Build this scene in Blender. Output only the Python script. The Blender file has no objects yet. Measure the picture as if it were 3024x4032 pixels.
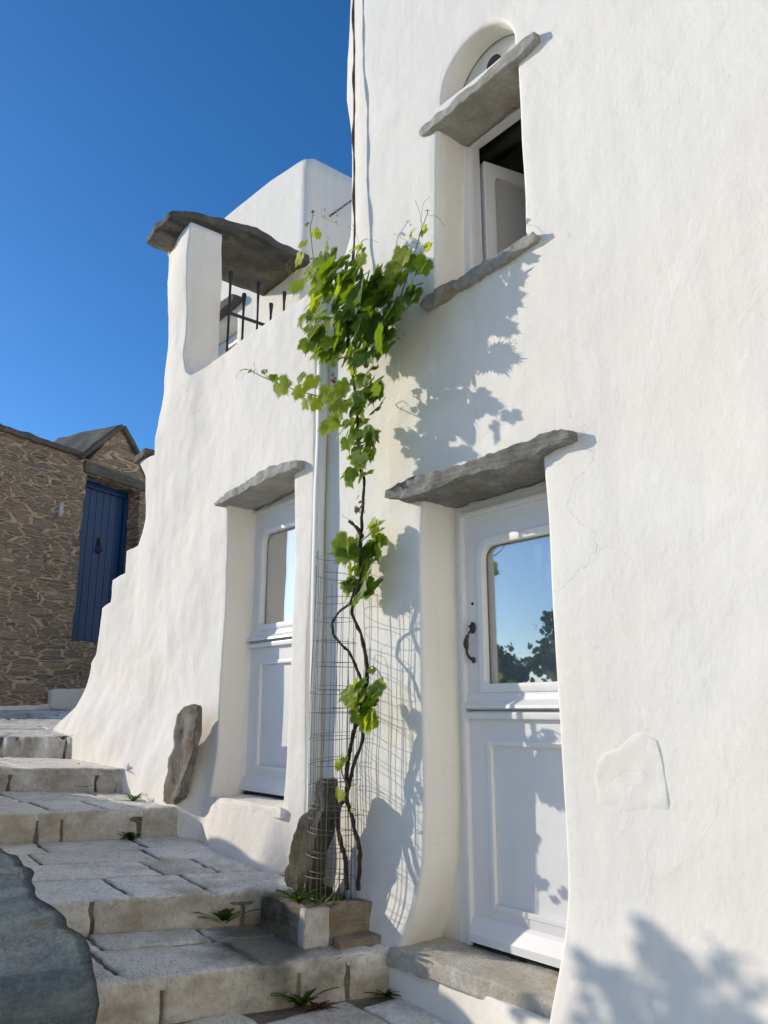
import bpy, bmesh, math, random
from mathutils import Vector, Matrix, noise, kdtree
from mathutils.geometry import delaunay_2d_cdt
C = bpy.context.scene.collection
SC = bpy.context.scene
R = math.radians
random.seed(7)

# ------------------------------------------------------------------ camera
FPX, CX, CY = 3135.0, 1512.0, 2016.0           # focal length and centre in pixels of the 3024 x 4032 photo
PITCH, HEAD = R(14.0), R(39.4)
CAM = Vector((0, 0, 1.07))
_h = Vector((-math.cos(HEAD), math.sin(HEAD), 0))
_f = _h * math.cos(PITCH) + Vector((0, 0, 1)) * math.sin(PITCH)
_r = _f.cross(Vector((0, 0, 1))).normalized()
_u = _r.cross(_f)
cd = bpy.data.cameras.new('camera'); cam = bpy.data.objects.new('camera', cd); C.objects.link(cam)
cd.sensor_fit = 'VERTICAL'; cd.sensor_height = 36; cd.lens = FPX / 4032 * 36
cd.clip_start = .05; cd.clip_end = 2000
m = Matrix((( _r.x, _u.x, -_f.x), (_r.y, _u.y, -_f.y), (_r.z, _u.z, -_f.z))).to_4x4()
m.translation = CAM; cam.matrix_world = m
SC.camera = cam

# ------------------------------------------------------------------ light
SUN = Vector((1.75, 1.0, -.70)).normalized()     # direction the sunlight travels
EL = math.asin(-SUN.z); AZ = math.atan2(-SUN.x, -SUN.y)
w = bpy.data.worlds.new('World'); SC.world = w; w.use_nodes = True
nt = w.node_tree; bg = nt.nodes['Background']
sky = nt.nodes.new('ShaderNodeTexSky'); sky.sky_type = 'NISHITA'; sky.sun_disc = False
sky.sun_elevation = EL; sky.sun_rotation = AZ; sky.altitude = 1200; sky.air_density = 1.0; sky.dust_density = 0.9; sky.ozone_density = 5.5
hs = nt.nodes.new('ShaderNodeHueSaturation'); hs.inputs['Saturation'].default_value = 1.15
nt.links.new(sky.outputs[0], hs.inputs['Color']); nt.links.new(hs.outputs[0], bg.inputs[0]); bg.inputs[1].default_value = .15
sd = bpy.data.lights.new('sun', 'SUN'); sd.energy = 3.3; sd.angle = R(.5); sd.color = (1, .90, .77)
so = bpy.data.objects.new('sun', sd); C.objects.link(so); so.rotation_euler = SUN.to_track_quat('-Z', 'Y').to_euler()
SC.view_settings.view_transform = 'Standard'; SC.view_settings.look = 'None'
SC.view_settings.exposure = .16; SC.view_settings.gamma = 1
SC.render.engine = 'CYCLES'; SC.cycles.max_bounces = 10; SC.cycles.diffuse_bounces = 6

# ------------------------------------------------------------------ photo pixel -> point on a plane of the place
S_ = 3024 / 1659
def D(x, y): return (x * S_, y * S_)
def z1(x, y): return (500 + x * .7836, 500 + y * .7836)
def z2(x, y): return (x * .7234, 1600 + y * .7234)
def z3(x, y): return (x * .9645, 2700 + y * .9645)
def z4(x, y): return (1100 + x * .5877, 1800 + y * .5877)
def z5(x, y): return (1000 + x * .5118, 2900 + y * .5118)
def z6(x, y): return (1400 + x * .6028, y * .6028)
def z7(x, y): return (1400 + x * .663, 1600 + y * .663)
def z8(x, y): return (1400 + x * .979, 2700 + y * .979)
def zp(x, y): return (800 + x * .2712, 1000 + y * .2712)
def zv(x, y): return (1200 + x * .226, 800 + y * .226)
def ray(p): return _f * FPX + _r * (p[0] - CX) - _u * (p[1] - CY)
def onp(p, q, n):
    d = ray(p); return CAM + d * ((q - CAM).dot(n) / d.dot(n))
def onY(p, y): return onp(p, Vector((0, y, 0)), Vector((0, 1, 0)))
def onZ(p, z): return onp(p, Vector((0, 0, z)), Vector((0, 0, 1)))
def onX(p, x): return onp(p, Vector((x, 0, 0)), Vector((1, 0, 0)))
def xz(f, pts, y): return [(v.x, v.z) for v in (onY(f(*p), y) for p in pts)]

# ------------------------------------------------------------------ materials
def lin(c): return tuple(c) + (1,) if len(c) == 3 else c
class N:
    def __init__(s, name):
        s.m = bpy.data.materials.new(name); s.m.use_nodes = True; s.t = s.m.node_tree
        s.b = s.t.nodes['Principled BSDF']; s.out = s.t.nodes['Material Output']
        s.tc = s.t.nodes.new('ShaderNodeTexCoord').outputs['Object']
    def n(s, typ, **k):
        x = s.t.nodes.new(typ)
        for a, v in k.items(): setattr(x, a, v)
        return x
    def l(s, a, b): s.t.links.new(a, b)
    def mapp(s, scale=(1, 1, 1), src=None, loc=(0, 0, 0), rot=(0, 0, 0)):
        x = s.n('ShaderNodeMapping'); x.inputs['Scale'].default_value = scale; x.inputs['Location'].default_value = loc
        x.inputs['Rotation'].default_value = rot; s.l(src or s.tc, x.inputs[0]); return x.outputs[0]
    def noise(s, sc, det=4, vec=None, rough=.55, dist=0):
        x = s.n('ShaderNodeTexNoise'); x.inputs['Scale'].default_value = sc; x.inputs['Detail'].default_value = det
        x.inputs['Roughness'].default_value = rough; x.inputs['Distortion'].default_value = dist
        s.l(vec or s.tc, x.inputs['Vector']); return x.outputs['Fac']
    def ramp(s, fac, stops, interp='LINEAR'):
        x = s.n('ShaderNodeValToRGB'); x.color_ramp.interpolation = interp; e = x.color_ramp.elements
        while len(e) < len(stops): e.new(.5)
        for i, (p, c) in enumerate(stops): e[i].position = p; e[i].color = lin(c) if not isinstance(c, (int, float)) else (c, c, c, 1)
        s.l(fac, x.inputs[0]); return x.outputs[0]
    def mix(s, fac, a, b, typ='MIX'):
        x = s.n('ShaderNodeMix', data_type='RGBA', blend_type=typ)
        for v, i in ((fac, 0), (a, 6), (b, 7)):
            if isinstance(v, (int, float)): x.inputs[i].default_value = v if i == 0 else (v, v, v, 1)
            elif isinstance(v, tuple): x.inputs[i].default_value = lin(v)
            else: s.l(v, x.inputs[i])
        return x.outputs[2]
    def math(s, op, a, b=0.0, clamp=False):
        x = s.n('ShaderNodeMath', operation=op, use_clamp=clamp)
        for v, i in ((a, 0), (b, 1)):
            if isinstance(v, (int, float)): x.inputs[i].default_value = v
            else: s.l(v, x.inputs[i])
        return x.outputs[0]
    def bump(s, h, strength=.3, dist=.01, prev=None):
        x = s.n('ShaderNodeBump'); x.inputs['Strength'].default_value = strength; x.inputs['Distance'].default_value = dist
        s.l(h, x.inputs['Height'])
        if prev: s.l(prev, x.inputs['Normal'])
        return x.outputs[0]
    def done(s, col=None, rough=.8, nor=None, **k):
        if col is not None:
            if isinstance(col, tuple): s.b.inputs['Base Color'].default_value = lin(col)
            else: s.l(col, s.b.inputs['Base Color'])
        if isinstance(rough, (int, float)): s.b.inputs['Roughness'].default_value = rough
        else: s.l(rough, s.b.inputs['Roughness'])
        if nor: s.l(nor, s.b.inputs['Normal'])
        for a, v in k.items(): s.b.inputs[a].default_value = v
        return s.m

def plaster(name, base=(.84, .82, .745), warm=(.84, .78, .675), amt=.5, bumpy=1.0):
    s = N(name)
    big = s.ramp(s.noise(.9, 3), [(.42, 0), (.68, 1)])
    col = s.mix(s.math('MULTIPLY', big, amt), base, warm)
    streak = s.noise(1, 4, s.mapp((9, 9, .7)))
    col = s.mix(s.ramp(streak, [(.52, 0), (.75, .35)]), col, (.68, .67, .63))
    dirt = s.ramp(s.noise(14, 6, rough=.7), [(.64, 0), (.74, .5)])
    col = s.mix(dirt, col, (.6, .57, .5))
    # layered limewash: irregular newer coats, a little lighter, with an edge one can feel
    coat = s.ramp(s.noise(1.6, 6, s.mapp((1, 1, .8), loc=(7, 1, 2)), rough=.62, dist=.8), [(.545, 0), (.56, 1)])
    col = s.mix(s.math('MULTIPLY', coat, .5), col, tuple(x * 1.04 for x in base))
    sep = s.n('ShaderNodeSeparateXYZ'); s.l(s.tc, sep.inputs[0])
    low = s.ramp(s.math('ADD', sep.outputs[2], s.math('MULTIPLY', s.noise(2.5, 5), .9)), [(.35, .55), (1.15, 0)])
    col = s.mix(s.math('MULTIPLY', low, s.ramp(s.noise(6, 6, rough=.7), [(.4, .2), (.62, 1)])), col, tuple(x * .9 for x in warm))
    n1 = s.bump(s.noise(5, 6, rough=.62), .6 * bumpy, .016)
    n2 = s.bump(s.noise(1, 6, s.mapp((55, 55, 22)), rough=.65), .34 * bumpy, .004, n1)
    n3 = s.bump(s.noise(1, 3, s.mapp((22, 22, 4))), .2 * bumpy, .004, n2)
    n3 = s.bump(coat, .12, .004, n3)
    n3 = s.bump(s.noise(2.2, 4, s.mapp((1, 1, .7))), .5 * bumpy, .03, n3)
    cr = s.n('ShaderNodeTexVoronoi', feature='DISTANCE_TO_EDGE'); cr.inputs['Scale'].default_value = 1.1
    dn = s.n('ShaderNodeTexNoise'); dn.inputs['Scale'].default_value = 3.5; dn.inputs['Detail'].default_value = 6
    s.l(s.tc, dn.inputs['Vector'])
    vm = s.n('ShaderNodeVectorMath', operation='SCALE'); vm.inputs['Scale'].default_value = .55; s.l(dn.outputs['Color'], vm.inputs[0])
    va = s.n('ShaderNodeVectorMath', operation='ADD'); s.l(s.tc, va.inputs[0]); s.l(vm.outputs[0], va.inputs[1]); s.l(va.outputs[0], cr.inputs['Vector'])
    mask = s.ramp(s.noise(.8, 2, s.mapp(loc=(3, 5, 1))), [(.55, 0), (.62, 1)])
    line = s.math('MULTIPLY', s.ramp(cr.outputs['Distance'], [(0, 1), (.0035, 0)]), mask)
    n4 = s.bump(s.math('SUBTRACT', 1, line), .35, .004, n3)
    return s.done(s.mix(s.math('MULTIPLY', line, .25), col, (.45, .42, .36)), .85, n4)

def stone(name, a, b, c, sc=6, bump=.6, rough=.85, pits=True, lichen=None, grain=(5, 5, 70), gk=.55):
    s = N(name)
    col = s.ramp(s.noise(sc, 6, rough=.65), [(.3, a), (.52, b), (.72, c)])
    f = s.noise(sc * 9, 5, rough=.7)
    col = s.mix(s.ramp(f, [(.35, .35), (.6, 0)]), col, tuple(x * .45 for x in a))
    strata = s.noise(1, 6, s.mapp(grain, rot=(R(3), R(4), 0)), rough=.7)
    if not pits: col = s.mix(s.ramp(strata, [(.36, gk), (.56, 0)]), col, tuple(x * .5 for x in a))
    if lichen: col = s.mix(s.ramp(s.noise(2.3, 5, rough=.7), [(.52, 0), (.62, .8)]), col, lichen)
    nn = s.bump(s.noise(sc * 3, 8, rough=.75), bump, .035)
    if pits:
        v = s.n('ShaderNodeTexVoronoi'); v.inputs['Scale'].default_value = 46; s.l(s.mapp((1, 1, 1)), v.inputs['Vector'])
        nn = s.bump(s.ramp(v.outputs['Distance'], [(.1, 0), (.45, 1)]), .35, .006, nn)
    else: nn = s.bump(f, .5, .004, s.bump(strata, .7, .014, nn))
    return s.done(col, rough, nn)

M = {}
M['white'] = plaster('white_limewash', amt=.45, bumpy=.8)
M['cream'] = plaster('cream_limewash', (.86, .82, .735), (.85, .775, .665), .8, 1.0)
M['slate'] = stone('slate', (.22, .215, .185), (.33, .32, .285), (.46, .45, .41), 5, .8, pits=False)
M['slate_dark'] = stone('dark_slate', (.10, .095, .08), (.15, .14, .115), (.22, .205, .17), 4, .9, pits=False, lichen=(.23, .19, .13))
M['sillstone'] = stone('sill_stone', (.42, .385, .31), (.60, .57, .49), (.72, .69, .62), 6, .6, lichen=(.47, .41, .30))
M['lintelstone'] = stone('lintel_schist', (.48, .46, .40), (.62, .60, .53), (.72, .70, .64), 6, 1, pits=False, lichen=(.44, .38, .29), gk=.3)
def rock():
    s = N('green_slate_rock')
    v = s.mapp((7, 7, 24), rot=(0, R(12), 0))
    col = s.ramp(s.noise(1, 7, v, rough=.7, dist=.6), [(.3, (.06, .09, .10)), (.45, (.11, .155, .17)), (.6, (.17, .215, .22)), (.75, (.27, .30, .28))])
    col = s.mix(s.ramp(s.noise(2.2, 5, rough=.7), [(.56, 0), (.66, .85)]), col, (.15, .12, .06))
    col = s.mix(s.ramp(s.noise(60, 4, rough=.8), [(.48, 0), (.66, .7)]), col, (.27, .29, .26))
    ck = s.n('ShaderNodeTexVoronoi', feature='DISTANCE_TO_EDGE'); ck.inputs['Scale'].default_value = 1; s.l(s.mapp((2.2, 2.2, 6.5), rot=(0, R(20), 0)), ck.inputs['Vector'])
    cw = s.math('ADD', ck.outputs['Distance'], s.math('MULTIPLY', s.math('SUBTRACT', s.noise(9, 6, rough=.7), .5), .25))
    ckr = s.ramp(cw, [(.0, 0), (.05, 1)]); col = s.mix(s.math('MULTIPLY', s.math('SUBTRACT', 1, ckr), .15), col, (.03, .035, .03))
    n = s.bump(s.noise(1, 8, s.mapp((5, 5, 22), rot=(0, R(12), 0)), rough=.7), 1, .05); n = s.bump(ckr, .15, .02, n); n = s.bump(s.noise(22, 6, rough=.75), .8, .02, n); n = s.bump(s.noise(70, 5, rough=.8), .5, .005, n)
    return s.done(col, .75, n)
M['greenrock'] = rock()
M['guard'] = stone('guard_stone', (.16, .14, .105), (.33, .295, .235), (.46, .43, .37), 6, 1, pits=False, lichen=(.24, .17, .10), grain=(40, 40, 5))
M['guard_dark'] = stone('mossy_shaded_guard_stone', (.07, .062, .045), (.12, .108, .08), (.19, .175, .13), 5, 1, pits=False, lichen=(.12, .115, .045), grain=(40, 40, 5))  # moss colour, darkened further for the shade this stone stands in
def paving(name, base, var, dark=None):
    s = N(name)
    at = s.n('ShaderNodeAttribute', attribute_name='tone')
    col = s.mix(at.outputs['Fac'], base, var)
    col = s.mix(s.ramp(s.noise(4, 6, rough=.7), [(.34, .5), (.5, 0)]), col, (.40, .37, .31))
    col = s.mix(s.ramp(s.noise(2.4, 5, s.mapp(loc=(4, 2, 0)), rough=.65), [(.53, 0), (.68, .6)]), col, (.36, .30, .20))
    col = s.mix(s.ramp(s.noise(42, 4, rough=.7), [(.52, 0), (.68, .4)]), col, (.25, .235, .2))
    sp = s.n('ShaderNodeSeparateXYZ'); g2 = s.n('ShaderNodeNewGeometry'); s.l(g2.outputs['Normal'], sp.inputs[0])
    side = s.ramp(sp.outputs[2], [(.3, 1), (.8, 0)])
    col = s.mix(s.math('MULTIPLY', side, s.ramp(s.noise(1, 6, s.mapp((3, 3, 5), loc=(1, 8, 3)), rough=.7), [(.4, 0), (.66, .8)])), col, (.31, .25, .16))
    wet = None
    # damp, algae-dark patch where the planter drains over the tread
    d = s.n('ShaderNodeVectorMath', operation='DISTANCE'); s.l(s.tc, d.inputs[0]); d.inputs[1].default_value = (-3.60, 2.26, .0)
    wet = s.ramp(s.math('ADD', d.outputs['Value'], s.math('MULTIPLY', s.math('SUBTRACT', s.noise(7, 5), .5), .4)), [(.22, 1), (.40, 0)])
    col = s.mix(s.math('MULTIPLY', wet, .8), col, (.05, .042, .022))
    v = s.n('ShaderNodeTexVoronoi'); v.inputs['Scale'].default_value = 1; s.l(s.mapp((38, 62, 40)), v.inputs['Vector'])
    nn = s.bump(s.noise(9, 7, rough=.7), .55, .02)
    pit = s.ramp(v.outputs['Distance'], [(.08, 0), (.42, 1)])
    gz = s.n('ShaderNodeNewGeometry'); sz_ = s.n('ShaderNodeSeparateXYZ'); s.l(gz.outputs['Normal'], sz_.inputs[0])
    upf = s.ramp(sz_.outputs[2], [(.5, .25), (.9, 1)]); pit = s.math('SUBTRACT', 1, s.math('MULTIPLY', s.math('SUBTRACT', 1, pit), upf))
    nn = s.bump(pit, .55, .007, nn)
    col = s.mix(s.math('MULTIPLY', s.math('SUBTRACT', 1, pit), .35), col, (.22, .2, .17))
    ro = s.ramp(wet, [(0, .85), (1, .35)])
    return s.done(col, ro, nn)
M['paver'] = paving('tooled_marble', (.84, .80, .715), (.66, .625, .545))
M['mortar'] = stone('mortar', (.15, .13, .09), (.26, .23, .175), (.36, .325, .26), 7, .7, pits=False, lichen=(.05, .05, .02))
M['tanstone'] = stone('tan_stone', (.26, .21, .14), (.37, .31, .22), (.46, .41, .33), 7, .6, pits=False, lichen=(.24, .17, .09))
M['soil'] = stone('soil', (.02, .016, .01), (.035, .027, .018), (.06, .045, .03), 14, 1, pits=False)
M['groundm'] = stone('ground_earth', (.30, .28, .23), (.38, .35, .29), (.45, .42, .36), 2, .6, pits=False)

def rubble():
    s = N('rubble_masonry')
    dn = s.n('ShaderNodeTexNoise'); dn.inputs['Scale'].default_value = 2.6; dn.inputs['Detail'].default_value = 5; s.l(s.tc, dn.inputs['Vector'])
    vm = s.n('ShaderNodeVectorMath', operation='MULTIPLY'); vm.inputs[1].default_value = (.12, .12, .035); s.l(dn.outputs['Color'], vm.inputs[0])
    va = s.n('ShaderNodeVectorMath', operation='ADD'); s.l(s.tc, va.inputs[0]); s.l(vm.outputs[0], va.inputs[1])
    m1 = s.mapp((2.6, 2.6, 15), va.outputs[0]); m2 = s.mapp((4.6, 4.6, 24), va.outputs[0])
    mm = s.n('ShaderNodeMix', data_type='VECTOR'); s.l(s.ramp(s.noise(1.7, 2), [(.5, 0), (.501, 1)]), mm.inputs[0]); s.l(m1, mm.inputs[4]); s.l(m2, mm.inputs[5]); mp = mm.outputs[1]
    e = s.n('ShaderNodeTexVoronoi', feature='DISTANCE_TO_EDGE'); e.inputs['Scale'].default_value = 1; s.l(mp, e.inputs['Vector'])
    v = s.n('ShaderNodeTexVoronoi'); v.inputs['Scale'].default_value = 1; s.l(mp, v.inputs['Vector'])
    bw = s.n('ShaderNodeSeparateColor'); s.l(v.outputs['Color'], bw.inputs[0])
    scol = s.ramp(bw.outputs[0], [(0, (.20, .16, .12)), (.3, (.33, .265, .195)), (.5, (.26, .235, .19)), (.7, (.44, .31, .21)), (1, (.38, .31, .235))])
    scol = s.mix(s.ramp(s.noise(1, 6, s.mapp((10, 10, 60)), rough=.7), [(.35, .65), (.62, 0)]), scol, (.05, .045, .035))
    mort = s.ramp(s.noise(6, 6, rough=.7), [(.35, (.42, .31, .20)), (.65, (.60, .455, .31))])
    edge = s.math('ADD', e.outputs['Distance'], s.math('MULTIPLY', s.math('SUBTRACT', s.noise(22, 5), .5), .13))
    k = s.ramp(edge, [(.055, 0), (.11, 1)])
    nn = s.bump(k, 1, .03); nn = s.bump(s.noise(1, 7, s.mapp((12, 12, 45)), rough=.7), .8, .02, nn)
    return s.done(s.mix(k, mort, scol), .9, nn)
M['rubble'] = rubble()
def paint(name, c, rough=.45, bumpk=.15, **k):
    s = N(name); col = s.mix(s.ramp(s.noise(8, 5), [(.45, 0), (.75, .3)]), c, tuple(x * .86 for x in c))
    return s.done(col, rough, s.bump(s.noise(1, 4, s.mapp((70, 70, 7))), bumpk, .002), **k)
M['door'] = paint('blue_white_gloss', (.75, .75, .74), .42)
M['framew'] = paint('white_joinery', (.80, .795, .77), .4)
M['blue'] = paint('navy_door_paint', (.011, .052, .15), .28, .4, **{'Specular IOR Level': .3})
M['pipe'] = paint('white_pipe_paint', (.8, .79, .76), .6)
M['iron'] = paint('black_iron', (.022, .016, .014), .5, .5)
M['rust'] = paint('rusty_handle', (.045, .024, .02), .45, .5)
M['galv'] = N('galvanised_wire').done((.20, .20, .18), .5, Metallic=.6)
M['darkgap'] = N('dark_gap').done((.02, .02, .02), .9)
M['ropem'] = paint('brown_rope', (.14, .08, .05), .9, .8)
M['lampm'] = paint('lamp_grey', (.55, .55, .53), .5)
M['curtain'] = paint('grey_cloth', (.5, .5, .47), .9)
M['room'] = paint('room_plaster', (.5, .5, .48), .9)
def glassm():
    s = N('window_glass'); t = s.t
    gl = s.n('ShaderNodeBsdfGlossy'); gl.inputs['Roughness'].default_value = .015; gl.inputs['Color'].default_value = (1, .97, .93, 1)
    tr = s.n('ShaderNodeBsdfTransparent'); tr.inputs['Color'].default_value = (.8, .84, .84, 1)
    lw = s.n('ShaderNodeLayerWeight'); lw.inputs['Blend'].default_value = .28
    mx = s.n('ShaderNodeMixShader'); s.l(s.math('ADD', lw.outputs['Facing'], .14, True), mx.inputs[0])
    s.l(tr.outputs[0], mx.inputs[1]); s.l(gl.outputs[0], mx.inputs[2]); s.l(mx.outputs[0], s.out.inputs[0]); return s.m
M['glass'] = glassm()
def leafm(name, dark, mid, young):
    s = N(name)
    at = s.n('ShaderNodeAttribute', attribute_name='tone')
    col = s.ramp(at.outputs['Fac'], [(0, dark), (.6, mid), (1, young)])
    col = s.mix(s.ramp(s.noise(30, 4), [(.5, 0), (.75, .5)]), col, tuple(x * .6 for x in dark))
    di = s.b; s.l(col, di.inputs['Base Color']); di.inputs['Roughness'].default_value = .5
    di.inputs['Specular IOR Level'].default_value = .35
    tr = s.n('ShaderNodeBsdfTranslucent')
    s.l(s.mix(1.0, col, (1.75, 1.75, .35), 'MULTIPLY'), tr.inputs['Color'])
    mx = s.n('ShaderNodeMixShader'); mx.inputs[0].default_value = .5
    s.l(di.outputs[0], mx.inputs[1]); s.l(tr.outputs[0], mx.inputs[2]); s.l(mx.outputs[0], s.out.inputs[0])
    nn = s.bump(s.noise(45, 3), .3, .004); s.l(nn, di.inputs['Normal'])
    return s.m
M['leaf'] = leafm('vine_leaf', (.045, .095, .018), (.16, .25, .03), (.36, .42, .05))
M['dryleaf'] = leafm('dry_leaf', (.06, .03, .018), (.12, .06, .03), (.2, .11, .05))
M['bark'] = stone('vine_bark', (.045, .03, .02), (.08, .055, .04), (.14, .10, .075), 30, 1, pits=False)
M['shoot'] = N('green_shoot').done((.10, .13, .03), .6)
M['tie'] = N('green_tie').done((.02, .28, .18), .5)
M['grass'] = leafm('grass_blade', (.03, .06, .012), (.06, .11, .02), (.12, .16, .05))
M['tree'] = leafm('tree_leaf', (.02, .045, .012), (.035, .075, .02), (.06, .1, .03))

# ------------------------------------------------------------------ object helpers
def link(name, bm, mat, parent=None, smooth=True, mw=None):
    me = bpy.data.meshes.new(name); bm.to_mesh(me); bm.free()
    for p in me.polygons: p.use_smooth = smooth
    for x in (mat if isinstance(mat, (list, tuple)) else [mat]): me.materials.append(x)
    o = bpy.data.objects.new(name, me); C.objects.link(o)
    if parent:
        o.parent = parent
    if mw: o.matrix_local = mw
    return o
def tag(o, label=None, cat=None, group=None, kind=None):
    if label: o['label'] = label
    if cat: o['category'] = cat
    if group: o['group'] = group
    if kind: o['kind'] = kind
    return o
def empty(name, loc=(0, 0, 0)):
    o = bpy.data.objects.new(name, None); C.objects.link(o); o.location = loc; o.empty_display_size = .1
    return o
def local(root):          # meshes are written in world coordinates; shift them under a root that stands at its base
    return Matrix.Translation(-Vector(root.location))
def part(name, bm, mat, parent, smooth=True):
    # bm in world coordinates; keep children's frames at the world origin
    off = Vector((0, 0, 0)); p = parent
    while p: off += Vector(p.location); p = p.parent
    return link(name, bm, mat, parent, smooth, Matrix.Translation(-off))
def box(bm, x0, x1, y0, y1, z0, z1, bev=0.0):
    mt = Matrix.Translation(((x0 + x1) / 2, (y0 + y1) / 2, (z0 + z1) / 2)) @ Matrix.Diagonal((abs(x1 - x0), abs(y1 - y0), abs(z1 - z0), 1))
    g = bmesh.ops.create_cube(bm, size=1, matrix=mt)
    if bev:
        es = {e for v in g['verts'] for e in v.link_edges}
        bmesh.ops.bevel(bm, geom=list(es), offset=bev, segments=2, affect='EDGES', profile=.7)
def tube(bm, pts, rad, sides=6, cap=True):
    pts = [Vector(p) for p in pts]; rad = rad if isinstance(rad, (list, tuple)) else [rad] * len(pts)
    rings = []; up = Vector((.3, .2, 1)).normalized()
    for i, p in enumerate(pts):
        t = (pts[min(i + 1, len(pts) - 1)] - pts[max(i - 1, 0)]).normalized()
        if abs(t.dot(up)) > .98: up = Vector((1, .1, 0)).normalized()
        a = t.cross(up).normalized(); b = t.cross(a).normalized(); up = b.cross(t) if False else up
        rings.append([bm.verts.new(p + (a * math.cos(k * 2 * math.pi / sides) + b * math.sin(k * 2 * math.pi / sides)) * rad[i]) for k in range(sides)])
    for q in range(len(rings) - 1):
        for k in range(sides):
            bm.faces.new((rings[q][k], rings[q][(k + 1) % sides], rings[q + 1][(k + 1) % sides], rings[q + 1][k]))
    if cap:
        bm.faces.new(rings[0][::-1]); bm.faces.new(rings[-1])
def smooth_path(pts, n=3):
    pts = [Vector(p) for p in pts]; out = []
    for i in range(len(pts) - 1):
        p0 = pts[max(i - 1, 0)]; p1 = pts[i]; p2 = pts[i + 1]; p3 = pts[min(i + 2, len(pts) - 1)]
        for k in range(n):
            t = k / n
            out.append(.5 * ((2 * p1) + (p2 - p0) * t + (2 * p0 - 5 * p1 + 4 * p2 - p3) * t * t + (3 * p1 - p0 - 3 * p2 + p3) * t ** 3))
    return out + [pts[-1]]
def nz(x, y, z, s): return noise.noise(Vector((x * s, y * s, z * s)))
def chaikin(p, k=1, keep=()):
    for _ in range(k):
        q = []
        for i in range(len(p)):
            a, b = p[i], p[(i + 1) % len(p)]
            q += [(a[0] * .75 + b[0] * .25, a[1] * .75 + b[1] * .25), (a[0] * .25 + b[0] * .75, a[1] * .25 + b[1] * .75)]
        p = q
    return p
def inside(p, poly):
    x, y = p; c = False; j = len(poly) - 1
    for i in range(len(poly)):
        xi, yi = poly[i]; xj, yj = poly[j]
        if (yi > y) != (yj > y) and x < (xj - xi) * (y - yi) / (yj - yi) + xi: c = not c
        j = i
    return c
def resample(poly, sp, jit=0):
    out = []
    for i in range(len(poly)):
        a = Vector(poly[i]); b = Vector(poly[(i + 1) % len(poly)]); n = max(1, round((b - a).length / sp))
        for k in range(n): out.append(tuple(a.lerp(b, k / n)))
    if jit: out = [(x + nz(x, y, 1.3, 7) * jit, y + nz(x, y, 8.1, 7) * jit) for x, y in out]
    return out
def area(p): return sum(p[i][0] * p[(i + 1) % len(p)][1] - p[(i + 1) % len(p)][0] * p[i][1] for i in range(len(p))) / 2
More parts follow.
